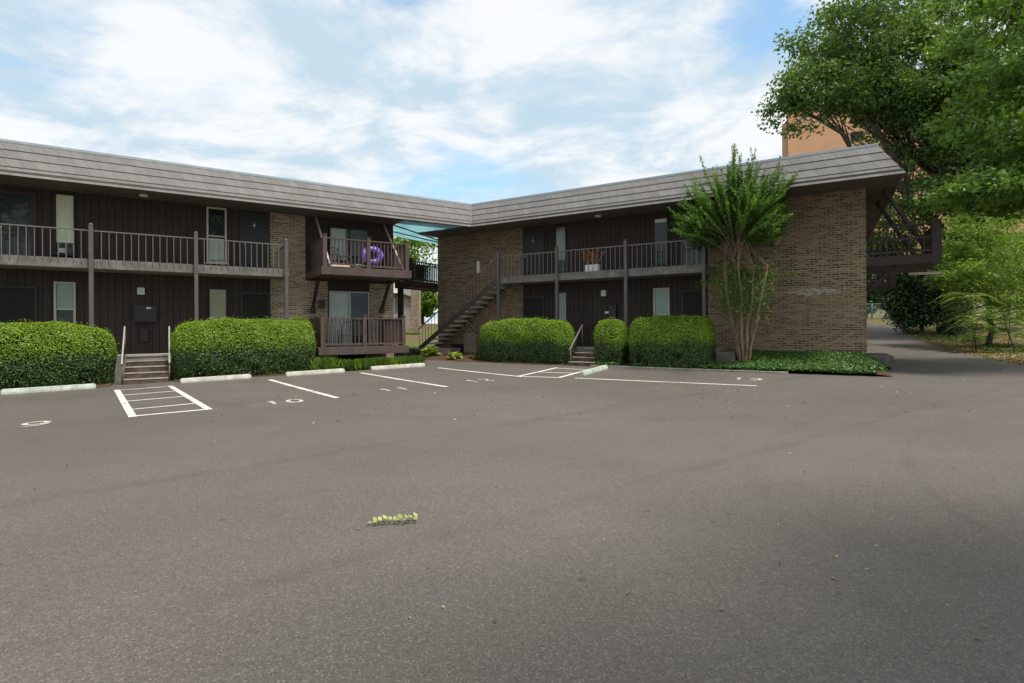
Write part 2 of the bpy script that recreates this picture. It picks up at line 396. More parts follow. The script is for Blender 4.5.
def raw_mesh(name, verts, tris, mats, midx=None, parent=None, mw=ID):
    me = bpy.data.meshes.new(name); nv, nf = len(verts), len(tris)
    me.vertices.add(nv); me.vertices.foreach_set('co', np.asarray(verts, dtype=np.float32).ravel())
    me.loops.add(nf*3); me.loops.foreach_set('vertex_index', np.asarray(tris, dtype=np.int32).ravel())
    me.polygons.add(nf); me.polygons.foreach_set('loop_start', np.arange(0, nf*3, 3, dtype=np.int32))
    me.polygons.foreach_set('loop_total', np.full(nf, 3, dtype=np.int32))
    for m in (mats if isinstance(mats, (list, tuple)) else [mats]): me.materials.append(m)
    if midx is not None: me.polygons.foreach_set('material_index', np.asarray(midx, dtype=np.int32))
    me.update(calc_edges=True); me.validate()
    o = bpy.data.objects.new(name, me); COL.objects.link(o); place(o, parent, mw); return o
def leaves(name, pts, nrm, length, mats, midx=None, parent=None, aspect=.5, tang=None, fold=.15, mw=ID, droop=0.0):
    """one folded two-triangle leaf per point; length may be an array"""
    pts = np.asarray(pts, float); n = len(pts)
    nrm = np.asarray(nrm, float); nrm /= np.linalg.norm(nrm, axis=1)[:, None]+1e-9
    t = RNG.normal(size=(n, 3)) if tang is None else np.asarray(tang, float)
    if tang is None: t = t-(t*nrm).sum(1)[:, None]*nrm
    t /= np.linalg.norm(t, axis=1)[:, None]+1e-9
    if tang is not None: nrm = nrm-(t*nrm).sum(1)[:, None]*t; nrm /= np.linalg.norm(nrm, axis=1)[:, None]+1e-9
    b = np.cross(nrm, t); L = np.broadcast_to(np.asarray(length, float), (n,))[:, None]
    base = pts-t*L*.5; tip = pts+t*L*.5-nrm*L*droop
    lf = pts-t*L*.05+b*L*aspect*.5+nrm*L*fold; rt = pts-t*L*.05-b*L*aspect*.5+nrm*L*fold
    v = np.stack([base, lf, tip, rt], 1).reshape(-1, 3)
    i = np.arange(n)[:, None]*4
    tr = np.concatenate([i+np.array([[0, 2, 1]]), i+np.array([[0, 3, 2]])], 1).reshape(-1, 3)
    mi = None if midx is None else np.repeat(np.asarray(midx), 2)
    return raw_mesh(name, v, tr, mats, mi, parent, mw)

# ------------------------------------------------------------------ ground
def sheet(name, xs_of_row, ys, mat, lift, zf=gz):
    v = []; f = []; nc = None
    for y in ys:
        xs = xs_of_row(y); nc = len(xs)
        for x in xs: v.append((x, y, zf(x, y)+lift))
    for r in range(len(ys)-1):
        for c in range(nc-1): f.append((r*nc+c, r*nc+c+1, (r+1)*nc+c+1, (r+1)*nc+c))
    mb = MB(); mb.add(v, f, True); o = mb.build(name, mat); return tag(o, kind='structure')
gx = list(np.concatenate([np.arange(-900, -60, 60), np.arange(-60, 60, 1.5), np.arange(60, 901, 60)]))
gy = list(np.concatenate([np.arange(-300, -30, 45), np.arange(-30, 60, 1.0), np.arange(60, 120, 6), np.arange(120, 1001, 80)]))
sheet('ground', lambda y: gx, gy, M['ground'], -.03)
edge_pts = [(-40, 20.5), (0, 18.6), (12, 17.4), (18.1, 17.3), (24.2, 19.9), (31.8, 24.0), (37.5, 27.6), (47, 34)]
def right_edge(y):
    for (a, xa), (b, xb) in zip(edge_pts, edge_pts[1:]):
        if y <= b: x = xa+(xb-xa)*(y-a)/(b-a); break
    else: x = edge_pts[-1][1]
    return x+.12*sin(y*3.1)+.08*sin(y*7.7+1)
def left_edge(y):
    if y < 30: return -60
    n = (y-P('R', 15.2, 0).y)/NR.y
    return P('R', 15.2, n).x
def arow(y):
    l, r = left_edge(y), right_edge(y); return [l+(r-l)*i/90 for i in range(91)]
sheet('parking_lot', arow, list(np.arange(-30, 30, .5))+list(np.arange(30.01, 41.3, .5)), M['asphalt'], 0)
# street and lawn beyond the drive
sheet('street', lambda y: list(np.arange(-40, 90, 3.0)), [52, 54, 56, 58, 60], M['street'], .02)

def on_ground(p, lift=.0): return (p[0], p[1], gz(p[0], p[1])+lift)
def strip(name, a, b, w, label_kind='structure', lift=.006, mat='paint', n=10):
    a, b = Vector((a[0], a[1], 0)), Vector((b[0], b[1], 0)); d = (b-a).normalized(); sd = Vector((-d.y, d.x, 0))*w/2
    mb = MB(); vs = []; fs = []
    for i in range(n+1):
        p = a+(b-a)*i/n
        for q in (p-sd, p+sd): vs.append(on_ground(q, lift))
    for i in range(n): fs.append((2*i, 2*i+2, 2*i+3, 2*i+1))
    o = mb.add(vs, fs).build(name, M[mat]); return tag(o, kind=label_kind)
def LP(u, n): p = P('L', u, n); return (p.x, p.y)
def RP(u, n): p = P('R', u, n); return (p.x, p.y)
for a, b in [((-12.52, 2.91), (-11.89, 8.6)), ((-11.31, 2.76), (-10.64, 8.51)), ((-8.71, 2.9), (-8.08, 8.42)), ((-5.81, 2.7), (-5.15, 8.1)), ((-3.0, 2.9), (-2.22, 7.3))]:
    strip('stall_line', LP(*a), LP(*b), .13)
for t in (.0, .25, .5, .78):
    strip('hatch_line', LP(-12.52+.63*t+.07, 3.1+5.6*t), LP(-11.31+.67*t-.07, 2.95+5.6*t), .10, lift=.0075)
strip('hatch_line', LP(-11.95, 8.5), LP(-10.6, 8.45), .12, lift=.0075)
strip('stall_line', RP(5.29, 5.19), RP(5.22, 2.3), .13); strip('stall_line', RP(6.6, 5.1), RP(6.5, 2.1), .13)
strip('hatch_line', RP(5.3, 5.25), RP(6.62, 5.1), .12, lift=.0075); strip('hatch_line', RP(5.24, 3.9), RP(6.55, 3.75), .1, lift=.0075); strip('hatch_line', RP(5.22, 2.45), RP(6.5, 2.6), .1, lift=.0075)
strip('stall_line', RP(7.1, 5.0), RP(12.0, 4.95), .13, n=16)

# painted stall numbers, each a flat shape on the asphalt
STROKE = {'0': [[(.5+.5*cos(t*pi/8), .5+.5*sin(t*pi/8)) for t in range(17)]], '1': [[(.2, .22), (.5, 0), (.5, 1)]],
          '2': [[(.05, .25), (.2, .05), (.5, 0), (.85, .08), (.95, .3), (.7, .58), (.05, 1), (1, 1)]], '3': [[(.05, .12), (.5, 0), (.95, .2), (.8, .42), (.45, .48)], [(.45, .48), (.9, .6), (.95, .82), (.5, 1), (.05, .88)]],
          '9': [[(.5+.48*cos(t*pi/6), .3+.3*sin(t*pi/6)) for t in range(13)], [(.98, .3), (.95, .7), (.6, 1), (.15, .92)]]}
def number(txt, w, u, n, h=.5, wd=.27, th=.085, gap=.17):
    f = LP if w == 'L' else RP
    mb = MB(); tot = len(txt)*wd+(len(txt)-1)*gap; lift = .007
    for i, ch in enumerate(txt):
        x0 = u-tot/2+i*(wd+gap)
        for st_ in STROKE[ch]:
            pts = [Vector((x0+a*wd, n-h/2+b*h)) for a, b in st_]        # the top of the figure is the far side
            for k_ in range(len(pts)-1):
                p, q = pts[k_], pts[k_+1]; d = (q-p).normalized()*th*.3; sd = Vector((-d.y, d.x)).normalized()*th/2; p = p-d; q = q+d; lift += .00006
                mb.add([on_ground(f(*(v_)), lift) for v_ in (p-sd, q-sd, q+sd, p+sd)], [(0, 1, 2, 3)])
    tag(mb.build('stall_number', M['paint_worn']), kind='structure')
number('9', 'L', -13.3, 8.4, wd=.34); number('10', 'L', -9.2, 8.3); number('11', 'L', -6.45, 7.7); number('12', 'L', -3.75, 7.3); number('13', 'R', 11.62, 3.4)

# planting beds and kerbs
def bed(name, w, u0, u1, n_back, n_front, zfun, mat, nu=24, nn=8, wav=.08):
    mb = MB(); vs = []; fs = []
    for i in range(nu+1):
        u = u0+(u1-u0)*i/nu
        for j in range(nn+1):
            t = j/nn; n = n_back+(n_front+wav*sin(u*2.3)+wav*.6*sin(u*5.1)-n_back)*t
            p = P(w, u, n); vs.append((p.x, p.y, gz(p.x, p.y)+zfun(u, t)))
    for i in range(nu):
        for j in range(nn): k_ = i*(nn+1)+j; fs.append((k_, k_+1, k_+nn+2, k_+nn+1))
    return tag(mb.add(vs, fs, True).build(name, mat), kind='structure')
bed('planting_bed', 'L', -20, -12.75, -1, 1.75, lambda u, t: .12-.11*t**3, M['mulch'])
bed('planting_bed', 'L', -11.2, -2.9, -1, 1.75, lambda u, t: .12-.11*t**3, M['mulch'])
bed('planting_bed', 'R', -1.6, 5.1, -1.1, 1.55, lambda u, t: .14-.13*t**3, M['mulch'])
bed('planting_bed', 'R', 6.35, 10.2, -1.1, 1.3, lambda u, t: .16-.12*t**2, M['mulch'])
def ivy_h(u, t): return (.42-.34*t**1.3)*min(1, max(0, (15.1-u)/.6))**.5+.005
bed('planting_bed', 'R', 10.2, 15.15, -1.16, 1.3, ivy_h, M['mulch'])
mb = MB()
for i in range(8):
    u0 = 6.15+i*.8; p, q = RP(u0, 1.42), RP(u0+.79, 1.42)
    mb.bar((p[0], p[1], gz(*p)+.02), (q[0], q[1], gz(*q)+.02), .12, .08)
tag(mb.build('kerb', M['concrete'], bevel=.015), kind='structure')

# ------------------------------------------------------------------ the apartment building
B = empty('apartment_building', (K.x, K.y, PORCH), 'two storey brick and dark siding apartment building with angled wings and shingled mansard roof', 'building')
def part(mb, name, mat, w, parent=None, bevel=0.0): return mb.build(name, M[mat] if isinstance(mat, str) else mat, parent or B, ML if w == 'L' else MR, bevel)
YW = -WALL_N                                    # local y of the facade
# walls
part(MB().box(-20, -8.08, YW, YW+.25, .3, CEIL), 'siding_wall', 'siding', 'L')
part(MB().box(-8.08, -6.8, YW, YW+.25, -.1, CEIL), 'brick_wall', 'brick_pale', 'L')
part(MB().box(-6.8, -5.95, YW, YW+.25, -.1, DECKB), 'brick_wall', 'brick_pale', 'L')
part(MB().box(-4.25, -3.2, YW, YW+.25, -.1, DECKB), 'brick_wall', 'brick_pale', 'L')
part(MB().box(-5.95, -4.25, YW+.02, YW+.25, .3, DECKB), 'siding_wall', 'siding', 'L')
part(MB().box(-6.8, -3.2, YW, YW+.25, DECKB, CEIL), 'siding_wall', 'siding', 'L')
part(MB().box(-3.45, -3.2, YW+.25, 12, -.1, CEIL), 'brick_wall', 'brick_pale', 'L')
part(MB().box(-20, -19.75, YW+.25, 12, -.1, CEIL), 'brick_wall', 'brick_pale', 'L')
part(MB().box(-20, -3.2, 12, 12.25, -.1, CEIL), 'siding_wall', 'siding', 'L')
part(MB().box(-2.8, 1.97, YW, YW+.25, -.1, CEIL), 'brick_wall', 'brick', 'R')
part(MB().box(1.97, 9.8, YW, YW+.25, .3, CEIL), 'siding_wall', 'siding', 'R')
part(MB().box(9.8, 14.7, YW, YW+.25, -.1, CEIL), 'brick_wall', 'brick', 'R')
part(MB().box(14.45, 14.7, YW+.25, 16, -.1, CEIL), 'brick_wall', 'brick', 'R')
part(MB().box(-2.8, -2.55, YW+.25, 16, -.1, CEIL), 'brick_wall', 'brick', 'R')
part(MB().box(-2.8, 14.7, 16, 16.25, -.1, CEIL), 'siding_wall', 'siding', 'R')
# porch floors and walkway decks
part(MB().box(-20, -7.0, -.1, YW, .0, PORCH), 'porch_floor', 'concrete', 'L', bevel=.01)
part(MB().box(1.6, 10.35, -.1, YW, .1, PORCH), 'porch_floor', 'concrete', 'R', bevel=.01)
part(MB().box(-20, -7.62, 0, YW, DECKB, DECK), 'walkway_deck', 'slab', 'L', bevel=.008)
part(MB().box(1.40, 9.95, 0, YW, DECKB, DECK), 'walkway_deck', 'slab', 'R', bevel=.008)
# mansard: four lapped courses on both wings and round the right end, mitred at the inner corner
def off_pt(w, u, n, z):
    p = P(w, u, n, z); return p
def corner(n, z):
    # intersection of the two offset planes at the inner corner
    a = (NL+NR); a = a/(a.length); k_ = n/(a.dot(NL)); p = K+a*k_; return Vector((p.x, p.y, z))
prof = []
NC = 4
for i in range(NC):
    z0 = SOFF+(TOP-SOFF)*i/NC; z1 = SOFF+(TOP-SOFF)*(i+1)/NC
    n0 = .42-.63*i/NC; n1 = .42-.63*(i+1)/NC
    prof += [(n0+.030, z0), (n1+.004, z1)]
prof = [(.38, SOFF)]+[(prof[0][0], SOFF)]+prof[1:]+[(-.24, TOP)]
# remove duplicate start, keep lap steps
def mansard(stations, name, closed_ends=True):
    mb = MB(); vs = []; m_ = len(prof)
    for st in stations: vs += [st(n, z) for n, z in prof]
    fs = []
    for i in range(len(stations)-1):
        for j in range(m_-1): fs.append((i*m_+j, (i+1)*m_+j, (i+1)*m_+j+1, i*m_+j+1))
    return mb.add(vs, fs)
UE = 15.13
def inv(m): return m.inverted()
iL, iR = inv(ML), inv(MR)
stL = [lambda n, z, u=u: iL @ P('L', u, n, z) for u in (-20.3,)]+[lambda n, z: iL @ corner(n, z)]
roofL = part(mansard(stL, 'l'), 'mansard_roof', 'shingle', 'L')
stR = [lambda n, z: iR @ corner(n, z)]+[lambda n, z: iR @ P('R', UE+n, n, z)]
roofR = part(mansard(stR, 'r'), 'mansard_roof', 'shingle', 'R')
stE = [lambda n, z: Vector((UE+n, -n, z))]+[lambda n, z: Vector((UE+n, 16.3+n, z))]
roofE = part(mansard(stE, 'e'), 'mansard_roof', 'shingle', 'R')
for w, root, a, b in (('L', roofL, lambda n, z: iL @ P('L', -20.3, n, z), lambda n, z: iL @ corner(n, z)), ('R', roofR, lambda n, z: iR @ corner(n, z), lambda n, z: iR @ P('R', UE+n, n, z)),
                      ('R', roofE, lambda n, z: Vector((UE+n, -n, z)), lambda n, z: Vector((UE+n, 16.3, z)))):
    mb = MB(); vs = []
    for st in (a, b): vs += [st(n, z) for n, z in ((-.20, TOP-.035), (-.20+.03, TOP-.035), (-.17, TOP+.045), (-.45, TOP+.05), (-.45, TOP-.035))]
    mb.add(vs, [(0, 5, 6, 1), (1, 6, 7, 2), (2, 7, 8, 3), (3, 8, 9, 4), (4, 9, 5, 0), (0, 1, 2, 3, 4), (9, 8, 7, 6, 5)])
    part(mb, 'roof_edge', 'flashing', w, root)
# corner trim strip on the fascia
mb = MB(); a, b = corner(.45, SOFF), corner(-.17, TOP-.02); mb.bar(a, b, .06, .02, up=(0, -1, 0)); mb.build('corner_trim', M['shingle'], B, ID)
# flat roofs and soffits
mb = MB(); mb.box(-20.3, -3.2, .35, 12.3, 6.95, 7.1); part(mb, 'flat_roof', 'roofing', 'L')
mb = MB(); mb.box(-2.8, UE-.35, .35, 16.2, 6.95, 7.1); part(mb, 'flat_roof', 'roofing', 'R')
def poly(name, pts, z, th, mat):
    mb = MB(); n = len(pts); vs = [(p[0], p[1], z) for p in pts]+[(p[0], p[1], z+th) for p in pts]
    fs = [tuple(range(n))[::-1], tuple(range(n, 2*n))]+[(i, (i+1) % n, n+(i+1) % n, n+i) for i in range(n)]
    return mb.add(vs, fs).build(name, M[mat], B, ID)
poly('soffit', [P('L', -20.3, .40), P('L', -3.2, .40), P('L', -3.2, -1.16), P('L', -20.3, -1.16)], SOFF+.03, .12, 'soffit')
poly('soffit', [P('L', -3.195, .40), corner(.40, 0), corner(.12, 0), P('L', -3.195, .12)], SOFF+.03, .12, 'soffit')
poly('soffit', [P('R', -2.8, -1.16), P('R', -2.8, .2), corner(.40, 0), P('R', UE+.40, .40), P('R', UE+.40, -15.9), P('R', 14.6, -15.9), P('R', 14.6, -1.16)], SOFF+.03, .12, 'soffit')
# inner face of the fascia so that the bridge over the passage is solid
mb = MB(); vs = [P('L', -3.3, .36, SOFF+.02), corner(.36, SOFF+.02), corner(-.25, TOP), P('L', -3.3, -.25, TOP)]; mb.add(vs, [(3, 2, 1, 0)])
vs = [corner(.36, SOFF+.02), P('R', -2.8, .36, SOFF+.02), P('R', -2.8, -.25, TOP), corner(-.25, TOP)]; mb.add(vs, [(0, 3, 2, 1)]); mb.build('fascia_backing', M['soffit'], B, ID)
# translucent teal canopy over the passage, with its purlins
cp = [P('L', -3.15, .34), corner(.36, 0), P('R', -2.8, .2), Vector((-2.6, 30.2, 0)), Vector((-6.6, 24.2, 0))]
can = poly('passage_canopy', cp, SOFF+.06, .02, 'teal')
for t in (.38, .72):
    a = cp[0].lerp(cp[4], t); b = cp[2].lerp(cp[3], t); mb = MB(); mb.bar((a.x, a.y, SOFF+.04), (b.x, b.y, SOFF+.04), .07, .035); mb.build('purlin', M['timber_dark'], can, ID)

# posts
def post(w, u):
    mb = MB(); mb.box(u-.058, u+.058, -.13, -.012, PORCH-.3, 4.95); o = part(mb, 'post', 'post', w, bevel=.012)
    mb = MB(); mb.lathe((u, -.071, 4.95), [(.066, 0), (.066, .02), (.05, .055), (.02, .075)], 14); part(mb, 'post_cap', 'post', w, o)
for u in (-19.0, -16.15, -13.33, -10.55, -7.72): post('L', u)
for u in (1.43, 4.2, 7.06, 9.88): post('R', u)
# iron walkway railings, one per bay
def railing(w, u0, u1, y=-.02, sp=.185):
    mb = MB(); mb.box(u0, u1, y-.02, y+.02, 4.78, 4.815)
    n = max(1, round((u1-u0)/sp))
    for i in range(1, n):
        u = u0+(u1-u0)*i/n; mb.box(u-.0095, u+.0095, y-.0095, y+.0095, DECK-.1, 4.78)
    return part(mb, 'railing', 'rail', w)
for a, b in ((-19, -16.15), (-16.15, -13.33), (-13.33, -10.55), (-10.55, -7.72)): railing('L', a+.06, b-.06)
for a, b in ((1.43, 4.2), (4.2, 7.06), (7.06, 9.88)): railing('R', a+.06, b-.06)
mb = MB(); mb.box(-7.72-.03, -7.72+.03, .02, YW, 4.78, 4.815)
for i in range(1, 6): mb.box(-7.72-.01, -7.72+.01, .02+i*.19, .04+i*.19, DECK-.1, 4.78)
part(mb, 'railing', 'rail', 'L')

# windows and doors, set proud of the wall
def rect_frame(mb, u0, u1, z0, z1, y0, y1, t):
    mb.box(u0, u0+t, y0, y1, z0, z1); mb.box(u1-t, u1, y0, y1, z0, z1); mb.box(u0+t, u1-t, y0, y1, z1-t, z1); mb.box(u0+t, u1-t, y0, y1, z0, z0+t)
def pleats(mb, u0, u1, z0, z1, y, n, amp=.02):
    vs = []; m_ = n*6
    for i in range(m_+1):
        u = u0+(u1-u0)*i/m_; d = amp*sin(i/6*2*pi)+.3*amp*sin(i*1.9)
        vs += [(u, y+d, z0), (u, y+d, z1)]
    mb.add(vs, [(2*i, 2*i+2, 2*i+3, 2*i+1) for i in range(m_)], True)
def window(w, u0, u1, z0, z1, fr, blind, split=None, t=.05, sash=None, extra=None, sill=True):
    y = YW
    mb = MB(); rect_frame(mb, u0, u1, z0, z1, y-.075, y-.001, t)
    if sash: mb.box(u0+t, u1-t, y-.06, y-.045, sash-.025, sash+.025)
    o = part(mb, 'window', fr, w, bevel=.004)
    part(MB().box(u0+t, u1-t, y-.012, y-.003, z0+t, z1-t), 'room_shade', 'interior_shade', w, o)  # dark panel on the wall, its colour stands for unlit depth
    if blind:
        b0 = split if split else z0+t
        bb = MB(); bb.box(u0+t+.012, u1-t-.012, y-.026, y-.020, b0, z1-t-.01); part(bb, 'blind', blind, w, o)
    part(MB().box(u0+t, u1-t, y-.044, y-.040, z0+t, z1-t), 'pane', 'glass', w, o)
    if sill: part(MB().box(u0-.04, u1+.04, y-.11, y-.002, z0-.05, z0-.003), 'sill', fr, w, o)
    return o
w1 = window('L', -14.36, -13.84, 4.16, 6.08, 'frame_dark', 'blind_cream', 4.52, .035)
part(MB().box(-14.26, -14.1, YW-.03, YW-.02, 4.2, 4.34), 'cloth', 'white', 'L', w1, .01)
w2 = window('L', -10.18, -9.54, 4.14, 6.14, 'cream', None, None, .06, 5.1)
cb = MB(); pleats(cb, -10.1, -9.62, 4.24, 5.02, YW-.024, 4, .008); part(cb, 'curtain', 'curtain', 'L', w2)
window('L', -14.38, -13.84, 1.55, 3.27, 'cream', 'blind_green', 2.42, .06, 2.4)
window('L', -10.12, -9.55, 1.5, 3.2, 'frame_dark', 'blind_tan', None, .02)
window('R', 3.58, 4.09, 4.10, 6.04, 'frame_dark', 'blind_grey', 4.6, .03)
w3 = window('R', 7.80, 8.37, 4.12, 5.98, 'frame_dark', None, None, .04)
part(MB().box(7.86, 8.31, YW-.034, YW-.022, 5.76, 5.9), 'blind', 'blind_cream', 'R', w3)
window('R', 3.7, 4.07, 1.6, 3.2, 'frame_grey', 'blind_grey', None, .03)
window('R', 7.78, 8.4, 1.6, 3.22, 'cream', 'blind_green', 2.15, .06, 2.2)
def door(w, u0, u1, z0, z1, mat, storm=False, glass=False):
    mb = MB(); t = .06
    mb.box(u0, u0+t, YW-.05, YW-.001, z0, z1); mb.box(u1-t, u1, YW-.05, YW-.001, z0, z1); mb.box(u0+t, u1-t, YW-.05, YW-.001, z1-t, z1)
    o = part(mb, 'door', 'frame_dark', w)
    leaf = MB(); leaf.box(u0+t, u1-t, YW-.03, YW-.001, z0+.02, z1-t)
    part(leaf, 'door_leaf', mat, w, o)
    hb = MB(); hb.tube([(u0+t+.09, YW-.03, z0+.95), (u0+t+.09, YW-.075, z0+.95)], [.014, .03], 10); part(hb, 'handle', 'ornament', w, o)
    if storm:
        fb = MB(); rect_frame(fb, u0+t, u1-t, z0+.03, z1-t, YW-.048, YW-.032, .07); fb.box(u0+t+.07, u1-t-.07, YW-.048, YW-.032, z0+.85, z0+.95)
        part(fb, 'storm_frame', storm, w, o)
        gb = MB(); gb.box(u0+t+.07, u1-t-.07, YW-.041, YW-.038, z0+.95, z1-t-.07); gb.box(u0+t+.07, u1-t-.07, YW-.041, YW-.038, z0+.1, z0+.85); part(gb, 'pane', 'glass', w, o)
    return o
door('L', -15.75, -14.78, DECK, 6.02, 'door', 'frame_dark')
d2 = door('L', -9.1, -8.1, DECK, 6.08, 'door')
door('L', -15.75, -14.78, PORCH, 3.1, 'door_brown'); door('L', -9.1, -8.1, PORCH, 3.1, 'door_brown')
d3 = door('R', 1.99, 3.03, DECK, 6.02, 'door')
door('R', 8.85, 9.75, DECK, 6.02, 'door', 'post')
door('R', 1.99, 3.03, PORCH, 3.1, 'door_brown'); door('R', 8.85, 9.75, PORCH, 3.1, 'door_brown')
# star ornaments hung on two doors
for w, u, z in (('L', -8.62, 5.62), ('R', 2.5, 5.55)):
    mb = MB(); vs = [(u, YW-.06, z)]
    for i in range(8):
        r = .15 if i % 4 == 0 else (.10 if i % 2 == 0 else .03); vs.append((u+r*sin(i*pi/4)*.7, YW-.045, z+r*cos(i*pi/4)))
    for i in range(8): vs.append((vs[1+i][0], YW-.034, vs[1+i][2]))
    mb.add(vs, [(0, 1+(i+1) % 8, 1+i) for i in range(8)]+[(1+i, 1+(i+1) % 8, 9+(i+1) % 8, 9+i) for i in range(8)])
    o = mb.build('door_ornament', M['ornament'], None, ML if w == 'L' else MR)
    tag(o, 'silver star ornament on the upper door beside the tan brick pier' if w == 'L' else 'silver star ornament on the upper door at the head of the outside stair', 'ornament')
# sliding glass doors
def slider(z0, z1, u0, u1, curtain_w, fr):
    mb = MB(); rect_frame(mb, u0, u1, z0, z1, YW-.09, YW-.001, .05); mid = (u0+u1)/2; mb.box(mid-.035, mid+.035, YW-.075, YW-.02, z0+.05, z1-.05)
    o = part(mb, 'sliding_door', fr, 'L')
    part(MB().box(u0+.05, u1-.05, YW-.012, YW-.003, z0+.05, z1-.05), 'room_shade', 'interior_shade', 'L', o)
    cb = MB(); pleats(cb, u0+.06, u0+.06+curtain_w, z0+.06, z1-.06, YW-.036, 6, .014); part(cb, 'curtain', 'curtain', 'L', o)
    part(MB().box(u0+.05, u1-.05, YW-.064, YW-.060, z0+.05, z1-.05), 'pane', 'glass', 'L', o)
slider(1.02, 3.26, -5.92, -4.29, .82, 'frame_grey'); slider(DECK+.02, 5.86, -5.9, -4.3, .6, 'frame_dark')

# timber balconies
def timber_rail(mb_fn, a, b, z0, ztop, w, par, mat, sp=.14, mid=False):
    """rails and balusters between two plan points in wing coordinates (u, y)"""
    a, b = Vector(a), Vector(b); L = (b-a).length
    mb = MB()
    mb.bar((a.x, a.y, ztop), (b.x, b.y, ztop), .09, .045); mb.bar((a.x, a.y, z0+.12), (b.x, b.y, z0+.12), .05, .07)
    if mid: mb.bar((a.x, a.y, (z0+ztop)/2+.05), (b.x, b.y, (z0+ztop)/2+.05), .05, .06)
    n = max(2, round(L/sp))
    for i in range(1, n):
        p = a+(b-a)*i/n; mb.box(p.x-.018, p.x+.018, p.y-.018, p.y+.018, z0+.14, ztop-.01)
    return part(mb, 'balustrade', mat, w, par)
def balcony(w, u0, u1, n_front, z0, z1, ztop, posts, mat, name='balcony', n_back=WALL_N, struts=None, left_solid=True):
    yf, yb = -n_front, -n_back-.003
    mb = MB(); mb.box(u0, u1, yf, yb, z0+.05, z1-.035)
    for i in range(int((yb-yf)/.145)): mb.box(u0-.01, u1+.01, yf-.015+i*.145, yf+.12+i*.145, z1-.033, z1)
    o = part(mb, name, mat, w)
    mb = MB(); mb.box(u0-.045, u1+.045, yf-.065, yf-.018, z0, z1+.02); mb.box(u0-.045, u0-.014, yf-.018, yb, z0, z1+.02); mb.box(u1+.014, u1+.045, yf-.018, yb, z0, z1+.02)
    part(mb, 'fascia_board', mat, w, o, .006)
    for u in posts:
        pb = MB(); pb.box(u-.07, u+.07, yf+.002, yf+.142, z1+.001, ztop+.10); pb.box(u-.085, u+.085, yf-.013, yf+.157, ztop+.10, ztop+.125); part(pb, 'post', mat, w, o, .008)
    for a, b in zip(posts, posts[1:]): timber_rail(None, (a+.07, yf+.07), (b-.07, yf+.07), z1, ztop, w, o, mat)
    timber_rail(None, (posts[-1], yf+.142), (posts[-1], yb), z1, ztop, w, o, mat)
    if left_solid:
        sb = MB(); x = posts[0]
        for i in range(int((yb-yf-.15)/.14)): sb.box(x-.018, x+.018, yf+.15+i*.14, yf+.283+i*.14, z1+.06, ztop-.02)
        sb.box(x-.04, x+.04, yf+.142, yb, ztop-.018, ztop+.03); part(sb, 'side_screen', mat, w, o)
    else: timber_rail(None, (posts[0], yf+.142), (posts[0], yb), z1, ztop, w, o, mat)
    return o
b_up = balcony('L', -6.72, -3.42, 1.25, 3.67, 3.94, 5.0, (-6.62, -5.03, -3.52), 'balcony')
for u in (-6.4, -3.62):
    part(MB().bar((u, YW-.06, 6.12), (u, -1.15, 3.95), .06, .06), 'strut', 'strut', 'L', b_up)
for u in (-6.55, -3.75):
    mb = MB(); mb.bar((u, YW-.06, 2.55), (u, .1, 3.64), .10, .12); mb.box(u-.09, u+.09, YW-.16, YW-.002, 2.38, 2.58); part(mb, 'bracket', 'timber_dark', 'L', b_up)
b_lo = balcony('L', -6.84, -3.55, 1.25, .78, 1.04, 2.1, (-6.72, -5.2, -3.68), 'balcony', 'porch_deck', left_solid=True)
mb = MB()
for u in (-6.6, -5.1, -3.8): mb.box(u-.07, u+.07, -1.15, -1.0, -.1, .82)
part(mb, 'footing', 'timber_dark', 'L', b_lo)
mb = MB(); mb.box(-4.0, -3.86, .55, .69, 1.04, 2.2); part(mb, 'inner_post', 'timber_dark', 'L', b_lo)
# wall lamp beside the lower sliding door
mb = MB(); mb.box(-6.28, -6.1, YW-.13, YW-.002, 2.55, 2.85); mb.box(-6.31, -6.07, YW-.15, YW-.002, 2.85, 2.9); part(mb, 'wall_lamp', 'box_dark', 'L')
mb = MB(); mb.box(12.02, 12.17, YW-.12, YW-.002, 4.55, 5.0); part(mb, 'wall_lamp', 'blind_tan', 'R')
mb = MB(); mb.box(-.42, -.30, YW-.14, YW-.002, 4.3, 4.85); part(mb, 'wall_lamp', 'blind_cream', 'R', bevel=.02)
# square porch lamps and soffit lamps
for w, u, z in (('L', -12.12, 3.05), ('R', 5.75, 3.12)): part(MB().box(u-.105, u+.105, YW-.10, YW-.002, z-.13, z+.11), 'porch_lamp', 'lampwhite', w, bevel=.012)
for w, u, y in (('L', -12.0, .35), ('R', 5.8, .4), ('L', -17.2, .35)):
    mb = MB(); mb.lathe((u, y, SOFF-.05), [(.10, 0), (.13, .03), (.13, .08)], 20); part(mb, 'soffit_lamp', 'lampwhite', w)
# breezeway landing attached to the right wing
b_bk = balcony('R', -3.78, -2.86, .72, 3.62, 3.9, 4.86, (-3.70, -2.95), 'timber_dark', 'landing', n_back=-2.6, left_solid=False)
part(MB().box(-3.77, -3.57, -.66, -.46, .4, 3.63), 'support_post', 'timber_dark', 'R', b_bk)
